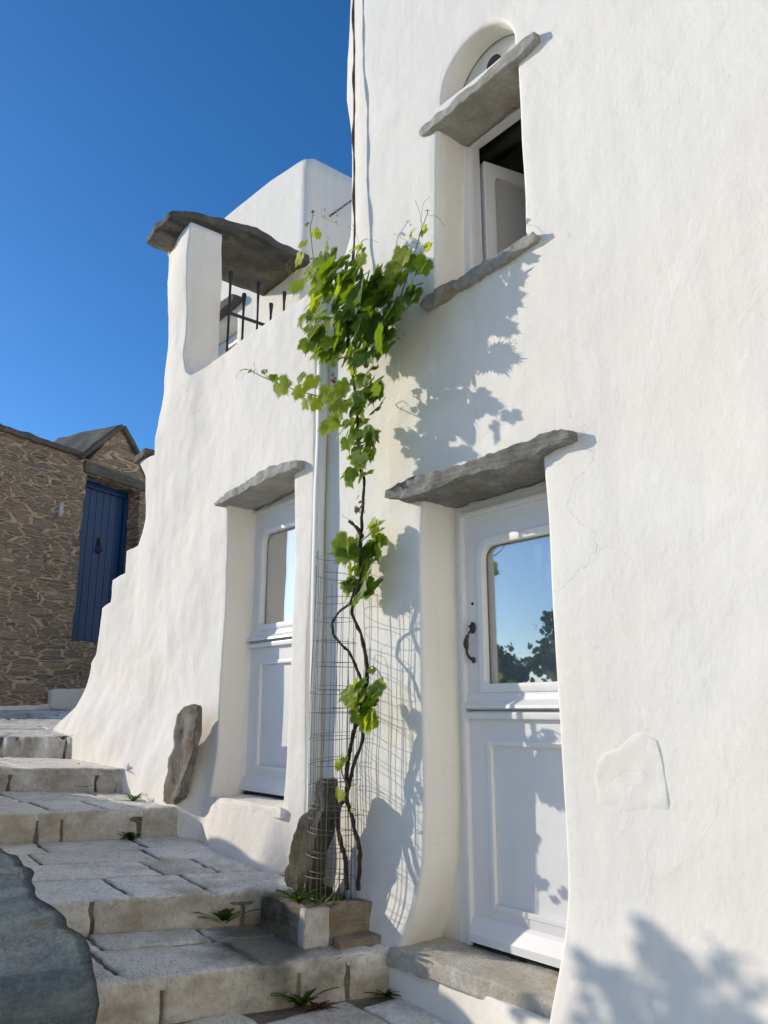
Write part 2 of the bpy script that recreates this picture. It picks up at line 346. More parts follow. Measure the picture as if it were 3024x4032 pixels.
def panel(outer, holes=(), ysurf=None, end=.3, hole_end=(), sp=.05, r=.03, mid=1, jit=.0, cap=True, warp=None, hole_mid=3):
    """Front face traced in (x, z) at depth ysurf(x, z); its edges are rounded and carried back to `end`.
    end / hole_end: a depth or a function (x, z) -> depth."""
    outer = resample(outer, sp, jit); holes = [resample(h, sp * .8, jit) for h in holes]
    pts = list(outer); edges = [(i, (i + 1) % len(outer)) for i in range(len(outer))]
    for h in holes:
        b = len(pts); pts += h; edges += [(b + i, b + (i + 1) % len(h)) for i in range(len(h))]
    kd = kdtree.KDTree(len(pts))
    for i, p in enumerate(pts): kd.insert((p[0], p[1], 0), i)
    kd.balance()
    x0 = min(p[0] for p in outer); x1 = max(p[0] for p in outer); y0 = min(p[1] for p in outer); y1 = max(p[1] for p in outer)
    rows = int((y1 - y0) / (sp * .9)); cols = int((x1 - x0) / sp)
    for j in range(1, rows + 1):
        for i in range(0, cols + 1):
            p = (x0 + (i + .5 * (j % 2)) * sp + random.uniform(-.12, .12) * sp, y0 + j * sp * .9 + random.uniform(-.12, .12) * sp)
            if kd.find((p[0], p[1], 0))[2] < sp * .6: continue
            if inside(p, outer) and not any(inside(p, h) for h in holes): pts.append(p)
    vs, es, fs, ov, oe, of = delaunay_2d_cdt([Vector(p) for p in pts], edges, [], 0, 1e-6)
    bm = bmesh.new(); ysurf = ysurf or (lambda x, z: 0.0)
    V = [bm.verts.new((v.x, ysurf(v.x, v.y), v.y)) for v in vs]
    half = {}
    for f in fs:
        c = (sum(vs[i].x for i in f) / len(f), sum(vs[i].y for i in f) / len(f))
        if not inside(c, outer) or any(inside(c, h) for h in holes): continue
        f = list(f)
        if area([(vs[i].x, vs[i].y) for i in f]) < 0: f.reverse()
        bm.faces.new([V[i] for i in f])
        for a, b in zip(f, f[1:] + f[:1]): half[(a, b)] = 1
    nxt = {a: b for (a, b) in half if (b, a) not in half}
    seen = set()
    for s in list(nxt):
        if s in seen: continue
        loop = []; k = s
        while k not in seen and k in nxt: seen.add(k); loop.append(k); k = nxt[k]
        if len(loop) < 4: continue
        n = len(loop); P = [vs[i] for i in loop]
        c = [(p.x, p.y) for p in P]
        isout = area(c) > 0
        if isout: e_ = end
        else:
            e_ = hole_end[0] if hole_end else end
            for hi, h in enumerate(holes):
                if inside((sum(a for a, b in c) / n, sum(b for a, b in c) / n), h): e_ = hole_end[hi]
        nor = []
        for i in range(n):
            a = P[i - 1]; b = P[(i + 1) % n]; t = (b - a).normalized(); nor.append(Vector((t.y, -t.x)))
        prev = [V[i] for i in loop]; base = [v.co.y for v in prev]
        steps = [(R(a), None) for a in (25, 50, 75, 90)] if r > 0 else []
        m_ = mid if isout else hole_mid
        steps += [(None, (k + 1) / (m_ + 1)) for k in range(m_ + 1)]
        for a, fr in steps:
            ring = []
            for i in range(n):
                o = nor[i] * r
                ex = e_(P[i].x, P[i].y) if callable(e_) else e_
                if fr is None: p = P[i] + nor[i] * r * math.sin(a); y = base[i] + r * (1 - math.cos(a))
                else: p = P[i] + o; y = (base[i] + r) * (1 - fr) + ex * fr
                ring.append(bm.verts.new((p.x, y, p.y)))
            for i in range(n):
                j = (i + 1) % n
                bm.faces.new((prev[j], prev[i], ring[i], ring[j]))
            prev = ring
        if isout and cap:
            try:
                f = bm.faces.new(prev); bmesh.ops.triangulate(bm, faces=[f])
            except Exception: pass
    if warp:
        for v in bm.verts: v.co = warp(v.co.copy())
    bmesh.ops.recalc_face_normals(bm, faces=bm.faces[:])
    return bm
def rough(amp=.01, s=9, amp2=.004, s2=30):
    def w(c):
        return c + Vector((noise.noise(c * s), noise.noise(c * s + Vector((9, 3, 1))), noise.noise(c * s + Vector((2, 7, 5))))) * amp \
                 + Vector((noise.noise(c * s2), noise.noise(c * s2 + Vector((1, 3, 8))), noise.noise(c * s2 + Vector((4, 4, 1))))) * amp2
    return w
def sst(a, b, x):
    t = max(0, min(1, (x - a) / (b - a))); return t * t * (3 - 2 * t)

# ================================================================== SETTING: ground, landing, steps
YW, YL = 2.71, 2.65          # wall planes: tall house, terrace house
bm = bmesh.new(); bmesh.ops.create_grid(bm, x_segments=8, y_segments=8, size=600, matrix=Matrix.Translation((0, 0, -.62)))
tag(link('ground', bm, M['groundm']), kind='structure')

def line_at(pix, z, y):      # x of a riser line at depth y; pix = two photo points of its top edge
    a, b = onZ(z3(*pix[0]), z), onZ(z3(*pix[1]), z); t = (y - a.y) / (b.y - a.y); return a.x + (b.x - a.x) * t
STEP = [  # top-edge pixels, z front (top of riser), z bottom of the riser
    ([(365, 1222), (1180, 1125)], -.03, -.22), ([(165, 885), (870, 845)], .165, .01), ([(0, 520), (780, 495)], .44, .26),
    ([(0, 335), (600, 340)], .64, .47), ([(0, 205), (485, 212)], .845, .665)]
YS0, YS1 = .85, 3.05
tone_name = 'tone'
def slab(bm, lay, quad, th, tone, bev=.006, ir=.008):
    """irregular bevelled stone; quad = 4 top corners (world), extruded down th"""
    top = []
    for i in range(4):
        a = Vector(quad[i]); b = Vector(quad[(i + 1) % 4]); n = max(2, int((b - a).length / .045))
        for k in range(n):
            p = a.lerp(b, k / n); s = ir * (0.4 if k == 0 else 1)
            top.append(p + Vector((nz(p.x, p.y, p.z, 16) * s, nz(p.x + 5, p.y, p.z, 16) * s, nz(p.x, p.y + 9, p.z, 16) * s * .4)))
    c = sum(top, Vector()) / len(top)
    flip = (Vector(quad[1]) - Vector(quad[0])).cross(Vector(quad[3]) - Vector(quad[0])).dot(Vector((.5, -.2, 1))) < 0
    if flip: top.reverse(); quad = [quad[0], quad[3], quad[2], quad[1]]
    n_ = (Vector(quad[1]) - Vector(quad[0])).cross(Vector(quad[3]) - Vector(quad[0])).normalized()
    nv = []; nf = []
    rings = [(0.045, 0), (0.012, -.001), (0, -bev), (0, -th)]
    prev = None
    for ins, dz in rings:
        ring = [bm.verts.new(p + (c - p).normalized() * ins + n_ * dz) for p in top]; nv += ring
        if prev:
            for i in range(len(ring)): j = (i + 1) % len(ring); nf.append(bm.faces.new((prev[i], prev[j], ring[j], ring[i])))
        else: nf.append(bm.faces.new(ring))
        prev = ring
    bmesh.ops.recalc_face_normals(bm, faces=nf)
    if nf[0].normal.dot(n_) < 0: bmesh.ops.reverse_faces(bm, faces=nf)
    bmesh.ops.triangulate(bm, faces=[nf[0]])
    for v in nv: v[lay] = tone
def edgeX(i, y): return line_at(STEP[i][0], STEP[i][1], y)
mort = bmesh.new(); pav = bmesh.new(); lay = pav.verts.layers.float.new('tone')
rnd = random.Random(11)
def top_z(i, x, y):
    xf = edgeX(i, y); zf = STEP[i][1]
    if i == 4: return zf + .225 * min(1, max(0, (xf - x) / 2.3))
    xb = edgeX(i + 1, y); zb = STEP[i + 1][2]
    return zf + (zb - zf) * min(1, max(0, (xf - x) / max(.05, xf - xb)))
def tread(i, rows, gap=.024):
    """rows: list of (v0, v1, [y joints]) with v = 0 at the riser .. 1 at the next riser"""
    for v0, v1, joints in rows:
        for y0, y1 in zip(joints, joints[1:]):
            q = []
            for yy, vv in ((y0, v0), (y1, v0), (y1, v1), (y0, v1)):
                g = gap * (1 if yy == y0 else -1) * .5
                y_ = yy + g; xf = edgeX(i, y_); xb = edgeX(i + 1, y_) if i < 4 else xf - 3.4
                L = xf - xb; vv_ = vv + (gap / L if vv == v1 else (0 if v0 == 0 else gap / L)) * (-.5 if vv == v1 else .5)
                x = xf - L * vv_
                q.append(Vector((x, y_, top_z(i, x, y_) + rnd.uniform(-.003, .003))))
            slab(pav, lay, q, .05, rnd.uniform(-.2, .8), ir=.017)
tread(0, [(0, .62, [.85, 1.30, 1.52, 2.08, 2.62, 3.0]), (.62, 1, [.85, 1.25, 1.58, 2.05, 2.5, 3.0])])
tread(1, [(0, .30, [.85, 1.35, 1.78, 2.14, 2.62]), (.3, .56, [.85, 1.2, 1.40, 2.08, 2.35, 2.75]), (.56, .78, [.85, 1.3, 1.6, 2.2, 2.75]), (.78, 1, [.9, 1.5, 1.72, 2.25, 2.8])])
tread(2, [(0, .45, [.85, 1.4, 1.82, 2.12, 2.7]), (.45, 1, [.85, 1.55, 1.78, 2.3, 2.8])])
tread(3, [(0, .5, [.85, 1.5, 1.95, 2.4, 2.9]), (.5, 1, [.85, 1.75, 2.1, 2.55, 2.9])])
rws = []; v = 0
while v < 1: 
    dv = rnd.uniform(.055, .095); js = [-.6]
    while js[-1] < 5: js.append(js[-1] + rnd.uniform(.4, .8))
    rws.append((v, min(1, v + dv), js)); v += dv
tread(4, rws, .022)
# riser facing stones
def riser(i, joints, th=.10, gaps=.010):
    zt, zb = STEP[i][1], STEP[i][2]
    for y0, y1 in zip(joints, joints[1:]):
        y0_ = y0 + gaps * .5; y1_ = y1 - gaps * .5; off = rnd.uniform(.0, .008)
        a = Vector((edgeX(i, y0_) + off, y0_, zb - .03)); b = Vector((edgeX(i, y1_) + off, y1_, zb - .03))
        c = Vector((edgeX(i, y1_) + off, y1_, zt - .004)); d = Vector((edgeX(i, y0_) + off, y0_, zt - .004))
        slab(pav, lay, [a, b, c, d], th, rnd.uniform(.3, 1.2), .012, .016)
riser(0, [.85, 1.37, 1.66, 2.24, 2.25 + .22, 2.75], gaps=.012); riser(1, [.85, 1.30, 1.6, 2.27, 2.65]); riser(2, [.85, 1.45, 1.72, 1.86, 2.3, 2.75], gaps=.012)
riser(3, [.85, 1.86, 2.35, 2.85]); riser(4, [.85, 1.3, 2.45, 2.95])
tag(link('steps_paving', pav, M['paver']), kind='structure')
# mortar core under the stones: stepped solid
for i in range(5):
    for k in range(12):
        y0 = YS0 - .25 + (YS1 + .3 - YS0) * k / 12; y1 = YS0 - .25 + (YS1 + .3 - YS0) * (k + 1) / 12
        ys = (y0, y1)
        vs = []
        for yy in ys:
            xf = edgeX(i, yy) - .006; xb = edgeX(i + 1, yy) - .05 if i < 4 else xf - 3.4
            vs += [Vector((xf, yy, -.7)), Vector((xf, yy, STEP[i][1] - .011)), Vector((xb, yy, top_z(i, xb, yy) - .011 + rnd.uniform(0, .002))), Vector((xb, yy, -.7))]
        bv = [mort.verts.new(v) for v in vs]
        mort.faces.new((bv[0], bv[1], bv[5], bv[4])); mort.faces.new((bv[1], bv[2], bv[6], bv[5]))
        if k == 0: mort.faces.new((bv[0], bv[3], bv[2], bv[1]))
        if k == 11: mort.faces.new((bv[4], bv[5], bv[6], bv[7]))
tag(link('steps_mortar', mort, M['mortar'], smooth=False), kind='structure')
# extra paving of the upper lane beyond the top riser, left of the steps
bm = bmesh.new(); box(bm, -14, -6.6, -2.2, .62, -.7, .86, .01); box(bm, -14, -11.4, .62, 6, -.7, 1.04, .01)
tag(link('upper_lane', bm, M['mortar'], smooth=False), kind='structure')
# bottom landing
bm = bmesh.new(); lay2 = bm.verts.layers.float.new('tone')
ys = [-1.2, -.4, .3, .95, 1.45, 2.0, 2.45, 2.95]
for a, b in zip(ys, ys[1:]):
    x = max(edgeX(0, a), edgeX(0, b)) + rnd.uniform(-.05, .03); xs = [x]
    while xs[-1] < 1.5: xs.append(xs[-1] + rnd.uniform(.42, .75))
    for p, q in zip(xs, xs[1:]):
        slab(bm, lay2, [Vector((x_, y_, -.212 - .035 * (x_ + 3.2))) for x_, y_ in ((p + .008, a + .008), (q - .008, a + .008), (q - .008, b - .008), (p + .008, b - .008))], .05, rnd.random(), ir=.010)
tag(link('landing_paving', bm, M['paver']), kind='structure')
bm = bmesh.new(); v = [bm.verts.new((x_, y_, -.224 - .035 * (x_ + 3.2) )) for x_, y_ in ((-3.9, -2), (2, -2), (2, 3.1), (-3.9, 3.1))]; bm.faces.new(v)
tag(link('landing_mortar', bm, M['mortar']), kind='structure')

# ================================================================== TALL HOUSE (right)
sh = xz(D, [(1300, 1690), (1440, 1660), (1370, 1590), (1370, 1790)], YW)
shc = (sum(p[0] for p in sh) / 4, sum(p[1] for p in sh) / 4)
def y_tall(x, z):
    y = YW + nz(x, 0, z, 1.1) * .016 + nz(x, 4, z, 3.2) * .005 + nz(x, 4, z, 9) * .0022
    y -= .20 * sst(.42, -.35, z) * sst(-2.75, -2.1, x)
    y -= .05 * sst(.3, -.2, z) * (1 - sst(-2.75, -2.1, x))
    y -= .022 * sst(.5, .1, z) * sst(-2.1, -1.4, x) * (1 + nz(x, 2, z, 5))
    # old patch of render low on the wall
    d = math.hypot((x - shc[0]) / .125, (z - shc[1]) / .17) + nz(x, 3, z, 7) * .25
    y += .05 * sst(-3.35, -3.8, x) ** 2 * sst(3.4, 4.2, z)    # soft outer corner
    return y
sil = xz(D, [(732, 590), (738, 548), (752, 505), (755, 420), (754, 330), (750, 275), (739, 205), (741, 120), (748, 0)], YW)
outer = [(-3.95, -.75), (1.6, -.75), (1.6, 7.0), (sil[-1][0], 7.0)] + sil[::-1] + [(-3.95, 3.8)]
dl = [(-3.20, -.085), (-3.09, .16), (-3.03, .38), (-3.01, .70), (-3.015, 2.0), (-3.0, 2.2)]
dr = [(-2.17, 2.2), (-2.15, 1.9), (-2.145, 1.0), (-2.145, .5), (-2.15, .2), (-2.16, -.085)]
door_hole = dl + dr
win_hole = [(-2.875, 3.235), (-2.865, 3.7), (-2.835, 4.36), (-2.2, 4.40), (-2.2, 3.8), (-2.195, 3.30)]
arc = [(-2.80, 4.43)] + [(-2.505 - .295 * math.cos(R(a)), 4.45 + .31 * math.sin(R(a)) ** .9) for a in range(8, 173, 8)] + [(-2.21, 4.43)]
house = empty('tall_house', (-1.5, 2.71, -.3))
tag(house, 'tall white limewashed house with open arched window above a half-glazed door', 'house')
bm = panel(outer, [door_hole, win_hole, arc], y_tall, 7.5, (2.975, 2.975, 2.85), sp=.045, r=.022, mid=1, hole_mid=5)
wall_t = part('wall', bm, M['white'], house)
po = xz(z8, [(1000, 270), (1060, 245), (1120, 205), (1160, 200), (1205, 222), (1232, 320), (1248, 430), (1262, 560), (1200, 640), (1080, 650), (1000, 560), (980, 480), (968, 380), (975, 310)], YW)
zt_ = max(p[1] for p in po); zb_ = min(p[1] for p in po)
bm = panel(po, [], lambda x, z: y_tall(x, z) - .0036 + nz(x, 1, z, 12) * .004 + .016 * sst(zb_ + .2, zb_ + .03, z), YW + .05, (), sp=.018, r=.003, jit=.012, mid=0, warp=rough(.0015, 14, .001, 40), cap=False)
part('render_patch', bm, M['white'], house)
# arch back wall with round vent
bm = bmesh.new(); box(bm, -2.9, -2.1, 2.855, 2.9, 4.40, 4.85); part('arch_panel', bm, M['white'], house)
bm = bmesh.new(); c = onY(z6(905, 418), 2.85); bmesh.ops.create_cone(bm, cap_ends=True, segments=28, radius1=.052, radius2=.052, depth=.012, matrix=Matrix.Translation(c) @ Matrix.Rotation(R(90), 4, 'X'))
part('vent_hole', bm, N('vent_brown').done((.09, .05, .035), .9), house)

def frame_bm(x0, x1, z0, z1, w, y0, y1, bot=None, bev=.004):
    bm = bmesh.new(); bot = w if bot is None else bot
    box(bm, x0, x0 + w, y0, y1, z0, z1, bev); box(bm, x1 - w, x1, y0, y1, z0, z1, bev)
    box(bm, x0 + w, x1 - w, y0 + .001, y1 - .001, z1 - w, z1, bev)
    if bot: box(bm, x0 + w, x1 - w, y0 + .001, y1 - .001, z0, z0 + bot, bev)
    return bm
def rrect(x0, x1, z0, z1, r, top=True):
    p = [(x0, z0), (x1, z0)]
    if r:
        p += [(x1 - r + r * math.cos(R(a)), z1 - r + r * math.sin(R(a))) for a in range(0, 91, 15)]
        p += [(x0 + r + r * math.cos(R(a)), z1 - r + r * math.sin(R(a))) for a in range(90, 181, 15)]
    else: p += [(x1, z1), (x0, z1)]
    return p
def half_door(root, x0, x1, zb, H, y, handle):
    """x0..x1 leaf, zb threshold, H total height incl. frame, y = face of the leaf"""
    k = H / 2.07; z = lambda v: zb + v * k
    d = link('door', frame_bm(x0 - .10, x1 + .10, zb - .01, z(2.20), .085, y - .002, y + .07, 0), M['framew'], root, False, local(root))
    # stepped inner frame moulding
    P = lambda n, b, mt, sm=False: link(n, b, mt, d, sm)
    hb = bmesh.new(); box(hb, x0 - .018, x1 + .018, y + .001, y + .06, z(2.058), z(2.14)); P('head_board', hb, M['framew'])
    P('frame_moulding', frame_bm(x0 - .02, x1 + .02, zb, z(2.085), .022, y - .028, y + .03, 0), M['framew'])
    gx0, gx1 = x0 + .12, x1 - .12
    bm = panel(rrect(x0, x1, z(1.075), z(2.06), 0), [rrect(gx0, gx1, z(1.19), z(1.90), .075)], lambda a, b: y, y + .045, (y + .03,), sp=.06, r=.004, hole_mid=1)
    P('upper_leaf', bm, M['door'], False)
    bm = panel(rrect(gx0 - .028, gx1 + .028, z(1.16), z(1.928), .09), [rrect(gx0 + .004, gx1 - .004, z(1.192), z(1.896), .07)], lambda a, b: y - .013, y + .001, (y + .02,), sp=.03, r=.006, hole_mid=1, cap=False)
    P('glass_bead', bm, M['framew'], True)
    bm = bmesh.new(); box(bm, gx0 - .01, gx1 + .01, y + .026, y + .031, z(1.18), z(1.91)); P('glass', bm, M['glass'])
    bm = bmesh.new()
    n = 60; cv = []
    for i in range(n + 1):
        x = gx0 - .05 + (.13 if True else 0) * i / n; yy = y + .10 + .012 * math.sin(i * .9) + .006 * math.sin(i * 2.3)
        cv.append((bm.verts.new((x, yy, z(1.1))), bm.verts.new((x, yy, z(2.02)))))
    for a, b in zip(cv, cv[1:]): bm.faces.new((a[0], b[0], b[1], a[1]))
    P('curtain', bm, M['curtain'], True)
    n = 40; cv = []; bm = bmesh.new()
    for i in range(n + 1):
        x = x0 + .40 + (x1 - x0 - .45) * i / n; yy = y + .16 + .010 * math.sin(i * .9)
        cv.append((bm.verts.new((x, yy, z(1.1))), bm.verts.new((x, yy, z(1.86)))))
    for a, b in zip(cv, cv[1:]): bm.faces.new((a[0], b[0], b[1], a[1]))
    P('curtain', bm, M['curtain'], True)
    # weather rail between the leaves: sloped nose
    bm = bmesh.new()
    prof = [(y - .002, z(1.165)), (y - .010, z(1.145)), (y - .016, z(1.12)), (y - .042, z(1.095)), (y - .045, z(1.08)), (y - .002, z(1.08))]
    a = [bm.verts.new((x0 - .012, p, q)) for p, q in prof]; b = [bm.verts.new((x1 + .012, p, q)) for p, q in prof]
    for i in range(len(prof)): j = (i + 1) % len(prof); bm.faces.new((a[i], a[j], b[j], b[i]))
    bm.faces.new(a[::-1]); bm.faces.new(b); P('weather_rail', bm, M['door'])
    # lower leaf with raised panel
    bm = panel(rrect(x0, x1, z(.016), z(1.065), 0), [rrect(x0 + .12, x1 - .12, z(.17), z(.93), 0)], lambda a, b: y, y + .045, (y + .02,), sp=.08, r=.004, hole_mid=1)
    box(bm, x0 + .10, x1 - .10, y + .019, y + .04, z(.15), z(.95))
    P('lower_leaf', bm, M['door'])
    bm = bmesh.new()
    for (a0, a1, b0, b1) in ((x0 + .12, x0 + .145, z(.17), z(.93)), (x1 - .145, x1 - .12, z(.17), z(.93))): box(bm, a0, a1, y - .006, y + .0185, b0, b1, .005)
    for (b0, b1) in ((z(.17), z(.195)), (z(.905), z(.93))): box(bm, x0 + .145, x1 - .145, y - .005, y + .0185, b0, b1, .005)
    P('panel_moulding', bm, M['framew'])
    bm = bmesh.new(); box(bm, x0 - .01, x1 + .01, y - .030, y - .001, z(1.03), z(1.062), .006); P('lock_rail', bm, M['door'])
    bm = bmesh.new()
    prof = [(y - .001, z(.13)), (y - .012, z(.115)), (y - .04, z(.055)), (y - .042, z(.022)), (y - .001, z(.022))]
    a = [bm.verts.new((x0 + .004, p, q)) for p, q in prof]; b = [bm.verts.new((x1 - .004, p, q)) for p, q in prof]
    for i in range(len(prof)): j = (i + 1) % len(prof); bm.faces.new((a[i], a[j], b[j], b[i]))
    bm.faces.new(a[::-1]); bm.faces.new(b); P('kick_rail', bm, M['door'])
    bm = bmesh.new(); box(bm, x0 - .02, x1 + .02, y - .01, y + .06, zb - .012, z(.014), .003); P('threshold', bm, M['darkgap'])
    if handle:
        bm = bmesh.new(); cx = x0 + .055; zc = z(1.0)
        pr = lambda px, py, off: onY(z7(px, py), y - off)
        c = pr(695, 1315, .006)
        bmesh.ops.create_uvsphere(bm, u_segments=18, v_segments=10, radius=1, matrix=Matrix.Translation(c) @ Matrix.Diagonal((.019, .012, .030, 1)))
        tube(bm, smooth_path([pr(695, 1330, .014), pr(672, 1348, .030), pr(655, 1400, .036), pr(660, 1440, .034), pr(662, 1465, .030), pr(675, 1490, .02), pr(698, 1505, .008)], 4),
             [.006, .006, .006, .006, .006, .008, .009, .011, .013, .0135, .013, .011, .008, .007, .006, .006, .006, .006, .006, .007, .007, .008, .009, .009, .008], 8)
        bmesh.ops.create_uvsphere(bm, u_segments=12, v_segments=8, radius=1, matrix=Matrix.Translation(pr(700, 1507, .006)) @ Matrix.Diagonal((.012, .01, .016, 1)))
        tube(bm, [pr(690, 1305, .01), pr(668, 1306, .03)], [.004, .004], 6)
        P('handle', bm, M['rust'], True)
        bm = bmesh.new(); c = pr(694, 1172, .001); bmesh.ops.create_cone(bm, cap_ends=True, segments=14, radius1=.008, radius2=.007, depth=.006, matrix=Matrix.Translation(c) @ Matrix.Rotation(R(90), 4, 'X'))
        P('keyhole', bm, M['darkgap'])
    return d
d1 = half_door(house, -2.925, -2.115, 0.0, 2.07, 2.957, True)
bm = bmesh.new(); box(bm, -3.32, -3.022, 2.952, 3.0, -.1, .6); part('jamb_fill', bm, M['white'], house)
d1['label'] = 'pale blue-white half-glazed door with rusty pull handle'
# inner room walls so that the openings look into a room, not through the shell
# window: fixed frame + casement swung inward
wf = link('window', frame_bm(-2.93, -2.12, 3.2, 4.45, .085, 2.945, 3.03, .05), M['framew'], house, False, local(house))
link('frame_moulding', frame_bm(-2.85, -2.2, 3.25, 4.37, .045, 2.93, 2.99, 0), M['framew'], wf, False)
link('frame_rebate', frame_bm(-2.815, -2.235, 3.25, 4.335, .03, 2.955, 3.02, 0), M['framew'], wf, False)
hinge = Vector((-2.76, 3.035, 0)); dirv = Vector((math.sin(R(14)), math.cos(R(14)), 0)); nv = Vector((dirv.y, -dirv.x, 0))
def leaf_xform(c):   # panel coords: x along leaf, y depth (towards -normal), z up
    return hinge + dirv * c.x - nv * c.y + Vector((0, 0, c.z))
z0w, z1w = 3.25, 4.215
bm = panel(rrect(0, .53, z0w, z1w, 0), [rrect(.065, .465, z0w + .09, z1w - .075, .05)], lambda a, b: 0, .045, (.03,), sp=.05, r=.004, hole_mid=1, warp=leaf_xform)
cs = link('casement', bm, M['framew'], wf, False)
bm = panel(rrect(.06, .47, z0w + .085, z1w - .07, .05), [], lambda a, b: .022, .03, (), sp=.1, r=0, mid=0, warp=leaf_xform)
link('casement_panel', bm, M['curtain'], wf, False)
bm = bmesh.new(); a = leaf_xform(Vector((.49, -.01, 3.98))); tube(bm, [a, a - Vector((0, 0, .10))], .006, 6); link('window_latch', bm, M['iron'], wf)
# room seen through the window: ceiling beams and back wall
bm = bmesh.new()
for i in range(5): box(bm, -3.6, -.6, 3.4 + i * .55, 3.5 + i * .55, 4.62, 4.74)
box(bm, -3.6, -.6, 3.2, 7.2, 4.745, 4.8); part('ceiling_beams', bm, N('grey_beam').done((.35, .34, .33), .8), house)

# stone lintels and sills -------------------------------------------------------------
def slate_piece(name, poly, y0, y1, mat, parent, sp=.025, jit=.006, r=.010, amp=.006, s=14, mid=8, smooth=True):
    bm = panel(poly, [], lambda a, b: (y0(a) if callable(y0) else y0) + nz(a, 5, b, 12) * .012, y1, (), sp=sp, r=r, jit=jit, mid=mid, warp=rough(amp, s, amp * .55, 45))
    return part(name, bm, mat, parent, smooth)
lp = xz(z7, [(192, 528), (215, 475), (260, 430), (380, 400), (500, 345), (620, 310), (700, 300), (790, 290), (860, 265), (950, 215), (1060, 175), (1150, 150), (1245, 143), (1254, 175), (1253, 212), (1200, 245), (1140, 290), (1000, 350), (800, 400), (640, 450), (560, 500), (480, 545), (390, 590), (300, 575), (230, 560)], 2.655)
# underside outline follows the world level of the opening head
lp = [(x, z if i < 15 else max(z, 2.135 + .03 * nz(x, 0, 0, 3))) for i, (x, z) in enumerate(lp)]
top = [(-3.245, 2.215), (-3.22, 2.25), (-3.15, 2.262), (-3.0, 2.272), (-2.85, 2.268), (-2.72, 2.262), (-2.6, 2.255), (-2.5, 2.245), (-2.4, 2.262), (-2.25, 2.278), (-2.12, 2.275), (-2.01, 2.25), (-2.0, 2.20)]
botp = [(-2.08, 2.18), (-2.2, 2.172), (-2.4, 2.158), (-2.6, 2.150), (-2.8, 2.14), (-2.95, 2.135), (-3.1, 2.145), (-3.2, 2.175)]
top = [(-3.14, 2.175), (-3.12, 2.20), (-3.05, 2.222), (-2.95, 2.228), (-2.8, 2.222), (-2.65, 2.214), (-2.55, 2.21), (-2.45, 2.222), (-2.3, 2.245), (-2.15, 2.255), (-2.04, 2.252), (-2.0, 2.235), (-2.0, 2.205)]
botp = [(-2.1, 2.185), (-2.25, 2.175), (-2.4, 2.16), (-2.6, 2.148), (-2.8, 2.142), (-2.95, 2.138), (-3.08, 2.15)]
slate_piece('door_lintel', top + botp, lambda a: 2.59 + .07 * sst(-2.6, -2.15, a), 2.955, M['slate'], house, jit=.014, amp=.013, s=12, r=.007, sp=.02)
def k66(p, y): return [(x * y / 2.71, 1.07 + (z - 1.07) * y / 2.71) for x, z in p]
wl = xz(z6, [(402, 870), (440, 825), (560, 730), (700, 610), (830, 500), (960, 410), (1060, 320), (1110, 258), (1150, 256), (1170, 275), (1150, 330), (1085, 380), (960, 480), (800, 590), (640, 740), (540, 850), (450, 922), (415, 900)], 2.655)
wl = [(-2.93, 4.315), (-2.935, 4.345), (-2.88, 4.362), (-2.7, 4.358), (-2.5, 4.362), (-2.3, 4.372), (-2.15, 4.38), (-2.07, 4.375), (-2.065, 4.33), (-2.13, 4.315), (-2.3, 4.312), (-2.5, 4.306), (-2.7, 4.302), (-2.86, 4.295)]
slate_piece('window_lintel', [(a, b if b > 4.33 else b + .006) for a, b in wl], 2.672, 2.945, M['lintelstone'], house, amp=.007, jit=.008, r=.005)
ws = [(-2.93, 3.225), (-2.90, 3.262), (-2.75, 3.268), (-2.6, 3.262), (-2.45, 3.272), (-2.3, 3.262), (-2.14, 3.272), (-2.12, 3.245), (-2.25, 3.222), (-2.4, 3.215), (-2.6, 3.205), (-2.8, 3.195), (-2.89, 3.185)]
slate_piece('window_sill', ws, 2.668, 2.95, M['lintelstone'], house, amp=.016, jit=.014, r=.006)
ds = [(-3.19, -.085), (-3.17, -.02), (-2.9, -.014), (-2.6, -.016), (-2.12, -.014), (-2.12, -.075), (-2.35, -.082), (-2.7, -.078), (-3.0, -.08)]
slate_piece('door_sill', ds, 2.64, 2.975, M['sillstone'], house, jit=.004, amp=.005)

# ================================================================== TERRACE HOUSE (left)
th = empty('terrace_house', (-5.3, 2.65, .3))
tag(th, 'low cream-white house with narrow glazed door, roof terrace and slate-capped pillar', 'house')
sil = xz(z1, [(155, 560), (158, 620), (170, 720), (183, 850), (186, 950), (178, 1180), (166, 1370), (150, 1470), (147, 1600)], YL) \
    + xz(z2, [(849, 150), (848, 272), (765, 300), (785, 345), (797, 385), (788, 600), (765, 700), (745, 762), (690, 792), (684, 860), (678, 912), (615, 950), (608, 1020), (600, 1072), (556, 1102), (548, 1200), (543, 1240), (525, 1352), (497, 1400), (485, 1520), (470, 1640), (430, 1705), (385, 1760)], YL)
ptop = xz(z1, [(1000, 775), (870, 875), (660, 1020), (480, 1143), (325, 1258)], YL)
pil = xz(z1, [(300, 1240), (278, 1160), (284, 1000), (292, 850), (303, 700), (303, 560), (308, 482)], YL)
ztop = 5.30
outer_l = [(-8.35, .55), (-7.0, .3), (-6, -.2), (-5, -.6), (-3.94, -.7), (-3.935, .6), (-3.955, 1.4), (-3.92, 2.3), (-3.94, 3.0), (-3.93, 3.72)] + ptop + pil[:] + [(pil[-1][0] - .05, ztop + .02), (sil[0][0] + .02, ztop + .05)] + sil
lh_poly = outer_l
K = YL / 2.71
